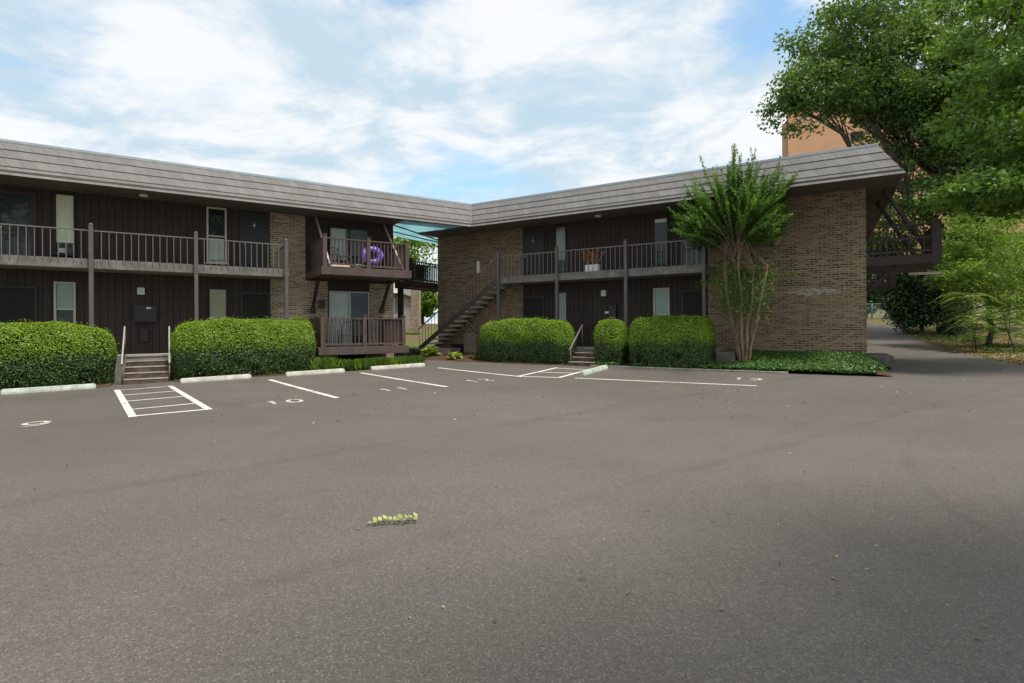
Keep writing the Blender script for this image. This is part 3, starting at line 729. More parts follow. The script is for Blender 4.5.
# end balconies, off the far right gable
def end_balcony(n_front, n_back, u1):
    yf, yb = -n_front, -n_back; u0 = 14.703
    mb = MB(); mb.box(u0, u1, yf, yb, 3.64, 3.92); o = part(mb, 'balcony', 'timber_dark', 'R')
    for nm, a, b in (('f', (u0, yf+.06), (u1-.22, yf+.06)), ('o', (u1-.06, yf+.1), (u1-.06, yb)), ('b', (u0, yb-.06), (u1-.1, yb-.06))):
        timber_rail(None, a, b, DECK, 4.87, 'R', o, 'timber_dark', .19, True)
    part(MB().box(u1-.22, u1+.02, yf-.02, yf+.06, 3.6, 4.98), 'corner_panel', 'timber_dark', 'R', o)
    for y in (yf+.5, yb-.5): part(MB().bar((15.2, y-.3, 6.14), (u1-.2, y, 3.95), .10, .10), 'strut', 'timber_dark', 'R', o)
    for y in (yf+.4, yb-.4): part(MB().bar((14.72, y, 2.75), (15.5, y, 3.62), .1, .1), 'bracket', 'timber_dark', 'R', o)
    return o
eb = end_balcony(-1.2, -4.4, 16.62); end_balcony(-12.6, -15.6, 16.62)
part(MB().box(15.9, 16.75, 1.9, 2.0, 3.34, 3.42), 'joist', 'strut', 'R', eb)

# outside stair against the brick wall
S = []
sx0, sx1, sz0, sz1 = -2.98, 1.36, .80, DECK
mb = MB(); mb.bar((sx0, -.03, sz0-.02), (sx1, -.03, sz1-.13), .05, .20, up=(-(sz1-sz0), 0, sx1-sx0)); st = part(mb, 'staircase', 'steel_brown', 'R')
part(MB().bar((sx0, YW-.06, sz0-.02), (sx1, YW-.06, sz1-.13), .05, .20, up=(-(sz1-sz0), 0, sx1-sx0)), 'stringer', 'steel_brown', 'R', st)
NTR = 15
for i in range(NTR-1):
    t = (i+.55)/NTR; x = sx0+(sx1-sx0)*t; z = sz0+(sz1-sz0)*(i+1)/NTR-.16
    part(MB().box(x-.17, x+.15, -.005, YW-.085, z-.07, z), 'tread', 'tread', 'R', st, .006)
mb = MB(); sl = (sz1-sz0)/(sx1-sx0); hz = .93
mb.bar((sx0-.08, -.03, sz0+hz-.05), (sx1, -.03, sz1+.88), .045, .045)
for i in range(24):
    x = sx0-.02+i*.186
    if x < sx1: mb.box(x-.009, x+.009, -.039, -.021, sz0+(x-sx0)*sl-.02, sz0+(x-sx0)*sl+hz-.05)
part(mb, 'stair_railing', 'rail', 'R', st)
# retaining wall, vent opening and pierced blocks under the stair
part(MB().box(-1.05, -.35, YW-.32, YW-.003, .1, 1.5), 'masonry_base', 'step_light', 'R')
mb = MB(); mb.box(-1.95, -1.1, YW-.06, YW-.003, .3, .98); part(mb, 'crawl_vent', 'interior_shade', 'R')  # dark box, the shade of the opening is put into its colour
for i in range(2):
    for j in range(2):
        mb = MB(); vs = []; fs = []; cx, cz = -.84+i*.24, 1.62+j*.24
        k_ = 16
        for ring, (r, y) in enumerate(((.118, 0), (.075, 0), (.075, .1), (.118, .1))):
            for q in range(k_): vs.append((cx+r*cos(2*pi*q/k_), YW-.2+y, cz+r*sin(2*pi*q/k_)))
        for ring in range(4):
            for q in range(k_):
                a, b = ring*k_+q, ring*k_+(q+1) % k_; c, d = ((ring+1) % 4)*k_+(q+1) % k_, ((ring+1) % 4)*k_+q; fs.append((a, b, c, d))
        mb.add(vs, fs); part(mb, 'pierced_block', 'concrete', 'R')
mb = MB(); mb.box(-4.1, -1.4, YW-.35, 2.6, .1, .80); mb.box(-4.1, -1.2, -.15, YW-.35, .1, .80); mb.box(-4.4, -1.5, -.5, -.15, .1, .62); part(mb, 'passage_landing', 'step_light', 'R', bevel=.01)
part(MB().box(10.36, 10.95, -.75, YW, .2, .86), 'porch_end_block', 'block', 'R', bevel=.01)

# ------------------------------------------------------------------ entry steps
def steps(w, u0, u1, n0, z_base, nst, label, rails):
    o = empty('entry_steps', P(w, (u0+u1)/2, n0, z_base), label, 'steps', 'concrete steps up to the porches')
    mw = ML if w == 'L' else MR; rise = (PORCH-z_base)/nst; dp = .31
    for i in range(nst-1):
        z = z_base+rise*(i+1); y0 = -(n0-dp*i)
        MB().box(u0, u1, y0, y0+dp-.002 if i < nst-2 else -.103, z_base-.25, z-.03).build('step', M['step'], o, mw)
        MB().box(u0-.005, u1+.005, y0-.012, y0+.07, z-.03, z+.004).build('nosing', M['nosing'], o, mw, .005)
        if y0+.072 < -.104: MB().box(u0, u1, y0+.072, y0+dp-.002 if i < nst-2 else -.103, z-.03, z).build('tread', M['step'], o, mw)
    MB().box(u0-.005, u1+.005, -.125, -.1, PORCH-.05, PORCH+.006).build('nosing', M['nosing'], o, mw, .005)
    for u, mat in rails:
        mb = MB(); mb.tube([(u, -n0+.1, z_base), (u, -n0+.1, z_base+.62), ], .022, 8)
        mb.tube([(u, -.15, PORCH), (u, -.15, PORCH+.88)], .022, 8); r_ = mb.build('handrail', M['rust'], o, mw)
        MB().bar((u, -n0+.06, z_base+.6), (u, -.12, PORCH+.9), .04, .05).build('rail_bar', M[mat], r_, mw)
    return o
steps('L', -12.45, -11.35, 1.5, .10, 5, 'dark concrete entry steps with two short handrails between the two leftmost hedges', ((-12.5, 'hand_grey'), (-11.32, 'hand_grey')))
steps('R', 5.28, 6.3, 1.4, .29, 4, 'concrete entry steps with one slanting handrail beside the narrow hedge', ((5.32, 'hand_grey'),))

# ------------------------------------------------------------------ small things on the building
def boxthing(name, w, mbs, mats, label, cat, group=None):
    mw = ML if w == 'L' else MR
    o = mbs[0][1].build(name, M[mats[0]], None, mw, .006); tag(o, label, cat, group)
    for (nm, mb), mt in zip(mbs[1:], mats[1:]): mb.build(nm, M[mt], o, mw)
    return o
mbx = MB().box(-12.32, -11.68, YW-.16, YW-.001, 2.02, 2.55)
dd = MB()
for i in range(4): dd.box(-12.29+i*.152, -12.15+i*.152, YW-.168, YW-.161, 2.12, 2.5)
boxthing('mailbox_bank', 'L', [('b', mbx), ('door_row', dd), ('name_plate', MB().box(-11.97, -11.84, YW-.174, YW-.169, 2.44, 2.49)), ('shelf', MB().box(-12.34, -11.66, YW-.2, YW-.161, 2.0, 2.03))], ['box_dark', 'box_dark', 'white', 'box_dark'],
         'wide dark mailbox bank on the siding above the left entry steps', 'mailbox')
boxthing('parcel_box', 'L', [('b', MB().box(-12.13, -11.93, YW-.12, YW-.001, 1.35, 1.75)), ('lid', MB().box(-12.14, -11.92, YW-.135, YW-.002, 1.752, 1.775))], ['box_dark', 'box_dark'], 'small dark box on the siding below the mailbox bank', 'box')
boxthing('mailbox_bank', 'R', [('b', MB().box(6.0, 6.3, YW-.16, YW-.001, 2.02, 2.6)), ('lid', MB().box(5.99, 6.31, YW-.18, YW-.002, 2.602, 2.63))], ['box_dark', 'box_dark'], 'tall dark mailbox on the siding beside a white notice, right wing', 'mailbox')
tag(MB().box(5.78, 5.95, YW-.02, YW-.001, 2.28, 2.37).build('notice', M['white'], None, MR), 'small white notice on the dark siding above the right entry steps', 'sign')
# planter with a dried plant on the upper walkway
pl = empty('planter', P('R', 5.6, -.25, DECK), 'white planter with a dried orange plant on the upper right walkway', 'planter')
mb = MB()
for i in range(3): mb.box(5.34+i*.19, 5.52+i*.19, .12, .34, DECK, DECK+.27)
mb.build('trough', M['white'], pl, MR, .012)
mb = MB(); lp = []; ln = []
for i in range(11):
    b = Vector((5.42+.04*i, .24, DECK+.2)); e = b+Vector((random.uniform(-.32, .32), random.uniform(-.12, .1), random.uniform(.35, .8))); mid = b.lerp(e, .5)+Vector((random.uniform(-.08, .08), 0, .05))
    mb.tube([b, mid, e], [.008, .006, .003], 5)
    for j in range(34 if i < 5 else 12): t = random.uniform(.35, 1.05); q = (mid.lerp(e, (t-.5)*2) if t > .5 else b.lerp(mid, t*2)); lp.append(q+Vector([random.gauss(0, .035) for _ in range(3)])); ln.append([random.gauss(0, 1) for _ in range(3)])
mb.build('stem', M['strut'], pl, MR); leaves('foliage', lp, ln, .105, M['dead'], None, pl, .55, mw=MR)
# violet swim ring hung inside the balcony rail
mb = MB(); vs = []; fs = []; k1, k2 = 40, 14
for i in range(k1):
    a = 2*pi*i/k1
    for j in range(k2):
        b = 2*pi*j/k2; rr = .27+.125*cos(b)*(1+.05*cos(i*2)); vs.append((rr*cos(a)*1.12, .125*sin(b), rr*sin(a)*.92))
for i in range(k1):
    for j in range(k2): fs.append((i*k2+j, i*k2+(j+1) % k2, ((i+1) % k1)*k2+(j+1) % k2, ((i+1) % k1)*k2+j))
mb.add(vs, fs, True); mb.m = [1 if (i//k2) % 8 < 2 else 0 for i in range(len(fs))]
ring = mb.build('swim_ring', [M['purple'], M['purple_pale']], None, ML @ Matrix.Translation((-4.83, -1.02, 4.50)) @ Matrix.Rotation(.12, 4, 'X'))
tag(ring, 'violet inflatable swim ring at the rail of the upper timber balcony', 'swim ring')
def patio_chair(mw, label):
    o = bpy.data.objects.new('patio_chair', None); COL.objects.link(o); place(o, None, mw); tag(o, label, 'chair', 'metal patio chairs behind the timber rails')
    mb = MB(); mb.box(-.26, .26, -.24, .24, .40, .43); mb.build('seat', M['chair'], o, mw, .01)
    mb = MB(); mb.tube([(-.25, .24, .42), (-.25, .33, .75), (-.17, .36, .93), (0, .37, .98), (.17, .36, .93), (.25, .33, .75), (.25, .24, .42)], .016, 8)
    for i in range(5): x = -.16+i*.08; mb.tube([(x, .24, .42), (x, .345, .8), (x*.9, .365, .94)], .007, 6)
    mb.build('backrest', M['chair'], o, mw)
    for sx in (-1, 1):
        MB().tube([(sx*.25, -.22, 0), (sx*.25, -.22, .42)], .015, 8).build('leg', M['chair'], o, mw)
        MB().tube([(sx*.25, .3, 0), (sx*.25, .23, .42)], .015, 8).build('leg', M['chair'], o, mw)
        MB().tube([(sx*.27, -.22, .42), (sx*.28, -.22, .62), (sx*.28, .3, .66)], .014, 8).build('armrest', M['chair'], o, mw)
patio_chair(ML @ Matrix.Translation((-5.75, .1, 3.94)) @ Matrix.Rotation(.4, 4, 'Z'), 'dark metal patio chair on the upper timber balcony left of the swim ring')
patio_chair(ML @ Matrix.Translation((-5.5, .15, 1.04)) @ Matrix.Rotation(-.5, 4, 'Z'), 'dark metal patio chair on the lower timber deck by the curtain')
patio_chair(ML @ Matrix.Translation((-4.45, .35, 3.94)) @ Matrix.Rotation(-.8, 4, 'Z'), 'dark metal patio chair on the upper timber balcony behind the swim ring')
tr = MB(); tr.box(-6.42, -5.75, -1.33, -1.23, 3.962, 4.0); tr.box(-6.4, -5.77, -1.31, -1.25, 4.0, 4.03)
tag(tr.build('tray', M['terracotta'], None, ML, .008), 'flat pinkish white tray on the edge of the upper timber balcony', 'tray')
mb = MB(); mb.lathe((-5.33, -.85, 3.94), [(.09, 0), (.13, .12), (.14, .2), (.11, .2), (.09, .06)], 16); tag(mb.build('flower_pot', M['white'], None, ML), 'small white pot behind the rail of the upper timber balcony', 'pot')

# ------------------------------------------------------------------ wheel stops
def wheel_stop(w, a, b, mat, label):
    p, q = P(w, *a), P(w, *b); c = (p+q)/2; L = (q-p).length; ang = math.atan2(q.y-p.y, q.x-p.x)
    za, zb = gz(p.x, p.y), gz(q.x, q.y); tilt = math.atan2(zb-za, L)
    mb = MB(); h = .135; x = L/2
    prof_ = [(-.09, 0), (-.085, .05), (-.05, h), (.05, h), (.085, .05), (.09, 0)]
    vs = []; sts = [(-x, .0), (-x+.05, 1.0), (x-.05, 1.0), (x, .0)]
    for sx, e in sts:
        for y, z in prof_: vs.append((sx, y*(.8+.2*e), z*(.82+.18*e)))
    m_ = len(prof_); fs = [(i*m_+j, (i+1)*m_+j, (i+1)*m_+j+1, i*m_+j+1) for i in range(3) for j in range(m_-1)]
    fs += [tuple(range(m_)), tuple(3*m_+j for j in range(m_))[::-1]]
    mw = Matrix.Translation((c.x, c.y, (za+zb)/2+.002)) @ Matrix.Rotation(ang, 4, 'Z') @ Matrix.Rotation(-tilt, 4, 'Y')
    return tag(mb.add(vs, fs).build('wheel_stop', M[mat], None, mw, .012), label, 'wheel stop', 'concrete wheel stops at the stall heads')
wheel_stop('L', (-14.98, 2.15), (-13.05, 2.0), 'stop_green', 'chalky green white wheel stop before the leftmost long hedge')
wheel_stop('L', (-11.05, 2.08), (-9.12, 1.95), 'stop', 'cream wheel stop before the long hedge right of the dark steps')
wheel_stop('L', (-8.1, 2.1), (-6.2, 2.1), 'stop', 'cream wheel stop at stall 10 edge before the mulch beside the timber deck')
wheel_stop('L', (-5.25, 2.05), (-3.15, 2.0), 'stop', 'cream wheel stop before the low grassy border of the timber deck')
wheel_stop('R', (7.0, 4.25), (6.95, 1.95), 'stop_green', 'chalky white wheel stop lying end on to the kerb by the narrow hedge')

# ------------------------------------------------------------------ hedges and planting
def fnoise(p, s, seed=0):
    return (np.sin(p[:, 0]*s+seed)*np.cos(p[:, 1]*s*1.3+seed*2)+np.sin(p[:, 2]*s*1.1+p[:, 0]*s*.7+seed*3)+.5*np.sin(p[:, 0]*s*2.3+p[:, 1]*s*1.9+seed))/2.5
def hedge(w, u0, u1, n0, n1, z1, label, count, seed, new_lit_from=.50, undercut=.13, shoulder=.30):
    mw = ML if w == 'L' else MR
    c = P(w, (u0+u1)/2, (n0+n1)/2); zb = gz(c.x, c.y); H = z1-zb
    o = empty('hedge', (c.x, c.y, zb), label, 'hedge', 'clipped hedges before the porches')
    W2, D2 = (u1-u0)/2, (n1-n0)/2; uc, yc = (u0+u1)/2, -(n0+n1)/2
    def surf(n, inset=0.0):
        # sample sphere directions, push to a rounded box with a sloped shoulder and an undercut foot
        face = RNG.random(n); a = RNG.uniform(-1, 1, n); b = RNG.uniform(-1, 1, n)
        areas = np.array([W2*H*2.6, W2*H*.8, D2*H*4.0, D2*H*4.0, W2*D2*3.6]); cum = np.cumsum(areas/areas.sum())
        k_ = np.searchsorted(cum, face)
        d = np.zeros((n, 3))
        for i, (ax, sg) in enumerate(((1, -1), (1, 1), (0, -1), (0, 1), (2, 1))):
            m_ = k_ == i
            oth = [q for q in (0, 1, 2) if q != ax]
            d[m_, ax] = sg; d[m_, oth[0]] = a[m_]; d[m_, oth[1]] = b[m_]
        zt = (d[:, 2]+1)/2                              # 0 foot .. 1 top
        pw = 5.0
        nrm = (np.abs(d[:, 0])**pw+np.abs(d[:, 1])**pw+np.abs(np.maximum(d[:, 2], 0))**pw)**(1/pw)
        q = d/nrm[:, None]
        zt = np.clip((q[:, 2]+1)/2, 0, 1)
        prof_ = 1-shoulder*np.clip((zt-.60)/.40, 0, 1)**2.0-undercut*np.clip((.42-zt)/.42, 0, 1)**1.3
        x = q[:, 0]*(W2-D2*(1-prof_)*.35); y = q[:, 1]*D2*prof_
        p = np.stack([uc+x, yc+y, zb+zt*H], 1)
        grad = np.stack([np.sign(q[:, 0])*np.abs(q[:, 0])**4/W2*D2, np.sign(q[:, 1])*np.abs(q[:, 1])**4, np.sign(q[:, 2])*np.abs(q[:, 2])**4*1.2+.9*np.clip((zt-.6)/.4, 0, 1)-.35*np.clip((.4-zt)/.4, 0, 1)], 1)
        grad /= np.linalg.norm(grad, axis=1)[:, None]+1e-9
        bulge = fnoise(p, 2.6, seed)*.05+fnoise(p, 7.0, seed+1)*.03
        return p+grad*(bulge-inset)[:, None], grad, zt
    count = int(count*1.35); dep = RNG.exponential(.045, count)
    p, g, zt = surf(count, dep-.03)
    nr = g*1.0+RNG.normal(size=(count, 3))*.62+np.array([0, 0, .30])
    mi = (zt+RNG.normal(size=count)*.06+fnoise(p, 3.5, seed)*.06 > new_lit_from).astype(int)  # lime upper leaves: partly new growth, partly top light put into the colour
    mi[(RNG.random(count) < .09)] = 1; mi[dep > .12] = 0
    stray = (RNG.random(count) < .018) & (zt > .5); p[stray] += g[stray]*RNG.uniform(.03, .12, count)[stray][:, None]
    keep = ~((zt < .30) & (fnoise(p, 5, seed+4) > .35) & (RNG.random(count) < .75))
    leaves('foliage', p[keep], nr[keep], (RNG.uniform(.038, .070, count))[keep], [M['hedge_old'], M['hedge_new_lit']], mi[keep], o, .62, mw=mw)
    # dark woody inside
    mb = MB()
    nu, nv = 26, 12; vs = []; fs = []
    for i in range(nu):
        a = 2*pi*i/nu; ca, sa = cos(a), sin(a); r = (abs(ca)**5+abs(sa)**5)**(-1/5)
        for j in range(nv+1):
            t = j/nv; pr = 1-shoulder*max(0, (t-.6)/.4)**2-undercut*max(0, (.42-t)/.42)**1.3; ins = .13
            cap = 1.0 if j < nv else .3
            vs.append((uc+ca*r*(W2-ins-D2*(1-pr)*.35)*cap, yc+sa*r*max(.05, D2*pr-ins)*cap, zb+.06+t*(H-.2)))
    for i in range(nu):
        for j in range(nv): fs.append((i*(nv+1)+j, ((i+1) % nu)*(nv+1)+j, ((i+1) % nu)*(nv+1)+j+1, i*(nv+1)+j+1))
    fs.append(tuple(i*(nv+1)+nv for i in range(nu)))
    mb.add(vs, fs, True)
    for i in range(int((u1-u0)*7)):
        x = uc+random.uniform(-1, 1)*(W2-.25); y = yc+random.uniform(-1, 1)*(D2-.2)
        mb.tube([(x, y, zb-.05), (x+random.uniform(-.1, .1), y+random.uniform(-.15, .1), zb+.35), (x+random.uniform(-.2, .2), y-random.uniform(0, .2), zb+.7)], [.014, .011, .007], 5)
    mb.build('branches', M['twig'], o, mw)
    return o
hedge('L', -19.2, -12.72, .2, 1.62, 1.90, 'long clipped hedge left of the dark entry steps, lime new growth and painted light on top', 46000, 1)
hedge('L', -11.22, -7.0, .2, 1.62, 2.02, 'long clipped hedge right of the dark entry steps, lime new growth and painted light on top', 40000, 2)
hedge('R', 1.15, 5.12, .1, 1.42, 2.03, 'clipped hedge beside the outside stair, domed end over the mulch', 38000, 3)
hedge('R', 6.18, 7.22, .15, 1.25, 1.98, 'narrow clipped hedge between the right entry steps and the wider hedge', 15000, 4, undercut=.10)
hedge('R', 7.5, 10.28, .15, 1.3, 2.06, 'boxy clipped hedge next to the tall crape myrtle', 34000, 5)
hedge('L', -7.72, -6.92, .15, .95, 2.12, 'small round bush peeking over the long hedge beside the timber deck', 9000, 6, new_lit_from=.4, shoulder=.75)

def tuft_row(name, pts, h, n, mat, label, cat, spread=.06, width=.16):
    v = []; g = []; tg = []; ln = []
    for (x, y, z) in pts:
        for _ in range(n):
            a = random.uniform(0, 2*pi); l = h*random.uniform(.6, 1.15); lean = random.uniform(.05, .9)
            d = Vector((cos(a)*lean, sin(a)*lean, 1)).normalized()
            b = Vector((x+random.gauss(0, spread), y+random.gauss(0, spread), z)); v.append(b+d*l*.5); tg.append(d); g.append((cos(a)+random.gauss(0, .3), sin(a)+random.gauss(0, .3), .2)); ln.append(l)
    return v, g, tg, ln
# grassy border before the timber deck: single tufts
for i in range(26):
    u = -6.95+i*.148; p = P('L', u, 1.60+random.uniform(-.12, .08)); z = gz(p.x, p.y)+.02
    pts = [(p.x+random.uniform(-.08, .08), p.y+random.uniform(-.12, .25), z) for _ in range(5)]
    v, g, tg, ln = tuft_row('x', pts, .36 if i > 3 else .48, 60, 'ivy', '', '')
    o = leaves('grass_tuft', v, g, ln, M['maple'] if i % 3 else M['hedge_new_lit'], None, None, .12, tg, .02, droop=.15)
    tag(o, 'tuft of strappy green border grass in the row below the timber deck', 'grass tuft', 'border grass tufts below the timber deck')
def hosta(u, n, r, label, mat='hosta', cnt=46):
    p = P('R', u, n); z = gz(p.x, p.y)+.05; v = []; g = []; tg = []; ln = []
    for i in range(cnt):
        a = random.uniform(0, 2*pi); e = random.uniform(.25, 1.25); d = Vector((cos(a)*cos(e), sin(a)*cos(e), sin(e))); l = r*random.uniform(.6, .95)
        v.append(Vector((p.x, p.y, z))+d*r*random.uniform(.45, 1.0)); tg.append(d+Vector((0, 0, -.5))); g.append(Vector((cos(a)*-.4, sin(a)*-.4, 1))+Vector([random.gauss(0, .3) for _ in range(3)])); ln.append(l*.75)
    o = empty('hosta', (p.x, p.y, z), label, 'plant', 'hostas in the mulch below the stair')
    leaves('foliage', v, g, ln, M[mat], None, o, .55, tg, .08, droop=.2)
    mb = MB()
    for i in range(9): a = i*.7; mb.tube([(p.x, p.y, z-.05), (p.x+.5*r*cos(a), p.y+.5*r*sin(a), z+r*.55)], [.008, .005], 5)
    mb.build('stem', M['hosta'], o)
hosta(-1.72, .75, .50, 'largest yellow green hosta in the mulch before the dark crawl vent', cnt=70)
hosta(-.15, 1.15, .38, 'smaller yellow green hosta in the mulch between the largest one and the domed hedge')
hosta(-2.75, .6, .36, 'darker green leafy plant by the foot of the outside stair', 'ivy')
hosta(.75, .95, .30, 'small dark green hosta tucked against the domed hedge end', 'ivy', 30)
# ivy ground cover along the brick wall: uncountable
n = 26000; u = RNG.uniform(9.9, 15.55, n); t = RNG.random(n)
v = np.zeros((n, 3))
for i in range(n):
    nn = -1.12+(1.3+.09*sin(u[i]*2.3)+.15+1.0-.0)*t[i] if False else -1.12+2.5*t[i]
    p = P('R', u[i], nn); v[i] = (p.x, p.y, gz(p.x, p.y)+ivy_h(u[i], t[i])+RNG.uniform(0, .11)*(1.1-t[i]*.4))
edge = (t < 1.02+.04*np.sin(u*6)) & (u < 15.15-.5*t+.2*np.sin(t*20))
nr = RNG.normal(size=(n, 3))*.5+np.array([-.1, -.35, 1])
tag(leaves('ivy', v[edge], nr[edge], RNG.uniform(.05, .10, n)[edge], M['ivy'], None, None, .8), 'low ivy ground cover carpeting the bed along the brick gable wall', 'ivy', None, 'stuff')
n = 5000; u = RNG.uniform(6.3, 10.2, n); t = RNG.uniform(.75, 1.05, n); v = np.zeros((n, 3))
for i in range(n):
    p = P('R', u[i], -1.1+2.4*t[i]); v[i] = (p.x, p.y, gz(p.x, p.y)+.05+RNG.uniform(0, .12))
keep = np.sin(u*3.1)+np.sin(u*7.3+1) > -.5
tag(leaves('weeds', v[keep], RNG.normal(size=(n, 3))[keep]*.6+np.array([0, -.3, 1]), .06, M['ivy'], None, None, .6), 'low weeds and ivy along the kerb at the foot of the hedges', 'weeds', None, 'stuff')
# concrete kerb block at the gable foot
p = P('R', 15.05, -2.2); mb = MB(); mb.box(14.76, 15.4, 1.0, 3.0, .2, .74)
tag(mb.build('retaining_block', M['block'], None, MR, .03), 'dark stained concrete block at the foot of the brick gable corner', 'concrete block')
p = P('R', 6.9, 1.22); mb = MB(); mb.lathe((p.x, p.y, gz(p.x, p.y)), [(.045, 0), (.07, .16), (.075, .17), (.06, .17), (.04, .03)], 12)
tag(mb.build('paper_cup', M['white']), 'white paper cup on the ground under the narrow hedge', 'cup')

# ------------------------------------------------------------------ trees
def limb_path(a, b, bow=.12, n=5, jit=.04):
    a, b = Vector(a), Vector(b); L = (b-a).length; pts = []
    side = Vector([random.gauss(0, 1) for _ in range(3)]).normalized()*L*bow*random.uniform(.3, 1)
    for i in range(n+1):
        t = i/n; q = a.lerp(b, t)+side*sin(pi*t)+Vector([random.gauss(0, 1)*L*jit*(.2 if i in (0, n) else 1) for _ in range(3)])
        q.z += L*.06*sin(pi*t); pts.append(q)
    pts[0] = a; return pts
def crown_tree(name, base, H, trunk_r, blobs, leaf, lsize, per, mat, label, cat='tree', group=None, bark='bark', lean=(0, 0), fork=.35, crad=1.0, aspect=.6, flat=.55, clusters=None, down=0.0, ivy=None):
    """blobs: list of (cx,cy,cz,rx,ry,rz,count) ellipsoids of leaf clusters (world)"""
    bx, by = base; bz = gz(bx, by)
    o = empty(name, (bx, by, bz), label, cat, group)
    mb = MB(); top = Vector((bx+lean[0], by+lean[1], bz+H*fork))
    tp = limb_path((bx, by, bz-.2), top, .05, 6, .015)
    mb.tube(tp, [trunk_r*(1.35 if i == 0 else 1.0-.35*i/6) for i in range(7)], 12)
    cen = []; rad = []
    for (cx, cy, cz, rx, ry, rz, cnt) in blobs:
        e0 = tp[-1].lerp(tp[-3], random.random()); e1 = Vector((cx, cy, cz-rz*.25))
        main = limb_path(e0, e1, .10, 6, .02); r0 = trunk_r*.34
        mb.tube(main, [r0*(1-.72*i/6) for i in range(7)], 8)
        for _ in range(cnt):
            while True:
                d = RNG.normal(size=3); d /= np.linalg.norm(d); r = RNG.random()**.45
                break
            c = Vector((cx+d[0]*rx*r, cy+d[1]*ry*r, cz+d[2]*rz*r)); cen.append(c); rad.append(crad*RNG.uniform(.6, 1.25))
            s_ = main[random.choice((2, 3, 4, 5, 6))]
            if random.random() < .55: mb.tube(limb_path(s_, c, .1, 3, .03), [r0*.22, r0*.15, r0*.09, r0*.04], 5)
    mb.build('trunk', M[bark], o)
    cen = np.array(cen); rad = np.array(rad); k_ = len(cen)
    idx = np.repeat(np.arange(k_), per); n = len(idx)
    d = RNG.normal(size=(n, 3)); d /= np.linalg.norm(d, axis=1)[:, None]; rr = RNG.random(n)**.5
    off = d*rr[:, None]*rad[idx][:, None]; off[:, 2] *= flat; off[:, 2] -= down*(off[:, 0]**2+off[:, 1]**2)
    p = cen[idx]+off
    nr = RNG.normal(size=(n, 3))*.7+d*.5+np.array([0, 0, .65])
    leaves('crown', p, nr, lsize*RNG.uniform(.65, 1.3, n), M[mat], None, o, aspect)
    if ivy:
        n = ivy; a = RNG.uniform(0, 2*pi, n); z = RNG.random(n)**1.2
        q = np.stack([np.interp(z, np.linspace(0, 1, 7), [t_.x for t_ in tp]), np.interp(z, np.linspace(0, 1, 7), [t_.y for t_ in tp]), np.interp(z, np.linspace(0, 1, 7), [t_.z for t_ in tp])], 1)
        rr = trunk_r*(1.15-.3*z)+RNG.uniform(0, .18, n)
        q[:, 0] += np.cos(a)*rr; q[:, 1] += np.sin(a)*rr
        nr = np.stack([np.cos(a), np.sin(a), np.full(n, .4)], 1)+RNG.normal(size=(n, 3))*.5
        leaves('ivy_cover', q, nr, .14, M['magnolia'], None, o, .8)
    return o
# big oak behind the drive, its limbs reaching left over the roof end
crown_tree('oak_tree', (27.0, 32.5), 15, .62, [
    (27, 33, 16, 6, 5.5, 5.5, 120), (21.5, 32, 18.2, 4.6, 4.5, 3.2, 85), (16.7, 31.5, 15.3, 2.0, 2.6, 2.0, 30), (20.6, 31, 15.2, 2.4, 2, 1.0, 34), (23.0, 31, 14.8, 2.4, 2, 1.6, 46), (26, 30.5, 15.5, 2.5, 2, 2.2, 40), (22, 34, 19.5, 4.5, 4, 3.0, 55), (26, 31, 9.5, 4.5, 4, 2.5, 60), (31, 34, 12, 5, 5, 5, 70), (24.4, 30.5, 12.4, 2.2, 2.4, 1.8, 30), (24.5, 36, 7, 4.5, 3, 3.2, 50), (29, 33, 22, 6, 5, 4, 60)],
    'oak', .25, 104, 'oak', 'huge dark oak behind the drive reaching left over the roof end', 'tree', None, 'bark', (.4, -.3), .42, 1.15, .62, .6, ivy=5000)
# bright maple whose branches hang in from the right
crown_tree('maple_tree', (20.6, 15.5), 12, .34, [
    (16.6, 16.5, 9.2, 2.6, 2.6, 2.0, 55), (15.2, 15.8, 7.2, 1.6, 1.8, .7, 22), (13.7, 15.2, 5.6, 1.0, 1.2, .35, 14), (15.5, 16.2, 5.9, 1.5, 1.3, .5, 20), (17.6, 17.5, 6.2, 2.6, 2.2, .9, 40), (19, 15.5, 11.5, 4, 3.5, 2.6, 75), (16.5, 17.5, 12.2, 2.4, 2.5, 1.6, 30), (21, 14.5, 8, 3, 3, 2.5, 40)],
    'maple', .17, 95, 'maple', 'bright green maple with drooping branches hanging in from the right edge', 'tree', None, 'bark', (-.5, .3), .5, .85, .8, .35, down=.18)
# unseen trees added behind the viewpoint to shade the near asphalt
for (x, y, h, lb) in ((8.4, -3.2, 13, 'unseen broad green tree added for shade behind the viewpoint at the right of the lot'), (-5.6, -2.9, 13, 'unseen broad green tree added for shade behind the viewpoint at the left of the lot')):
    crown_tree('added_shade_tree', (x, y), h, .35, [(x-.5, y+1.6, 9.8, 6.2, 4.4, 2.4, 150), (x-1, y+1.5, 12.6, 4.5, 4.0, 2.0, 40)], 'oak', .24, 80, 'oak', lb, 'tree', 'unseen shade trees added behind the viewpoint', 'bark', (0, 0), .45, 1.1, .62, .6)
# lime green box elder beside the drive
crown_tree('box_elder_tree', (23.0, 25.6), 6, .13, [
    (22.0, 25.3, 5.2, 2.0, 1.8, 1.3, 60), (24.6, 26, 4.6, 2.2, 2, 2.2, 60), (21.3, 24.7, 3.9, 1.4, 1.3, 1.0, 34), (23.6, 25, 2.7, 1.8, 1.5, 1.0, 34), (22.4, 25.4, 6.6, 1.6, 1.4, .9, 26)],
    'elder', .18, 62, 'elder', 'lime green box elder sapling cluster right of the dark shrub', 'tree', None, 'bark', (-.2, -.1), .45, .75, .4, .45, down=.22)
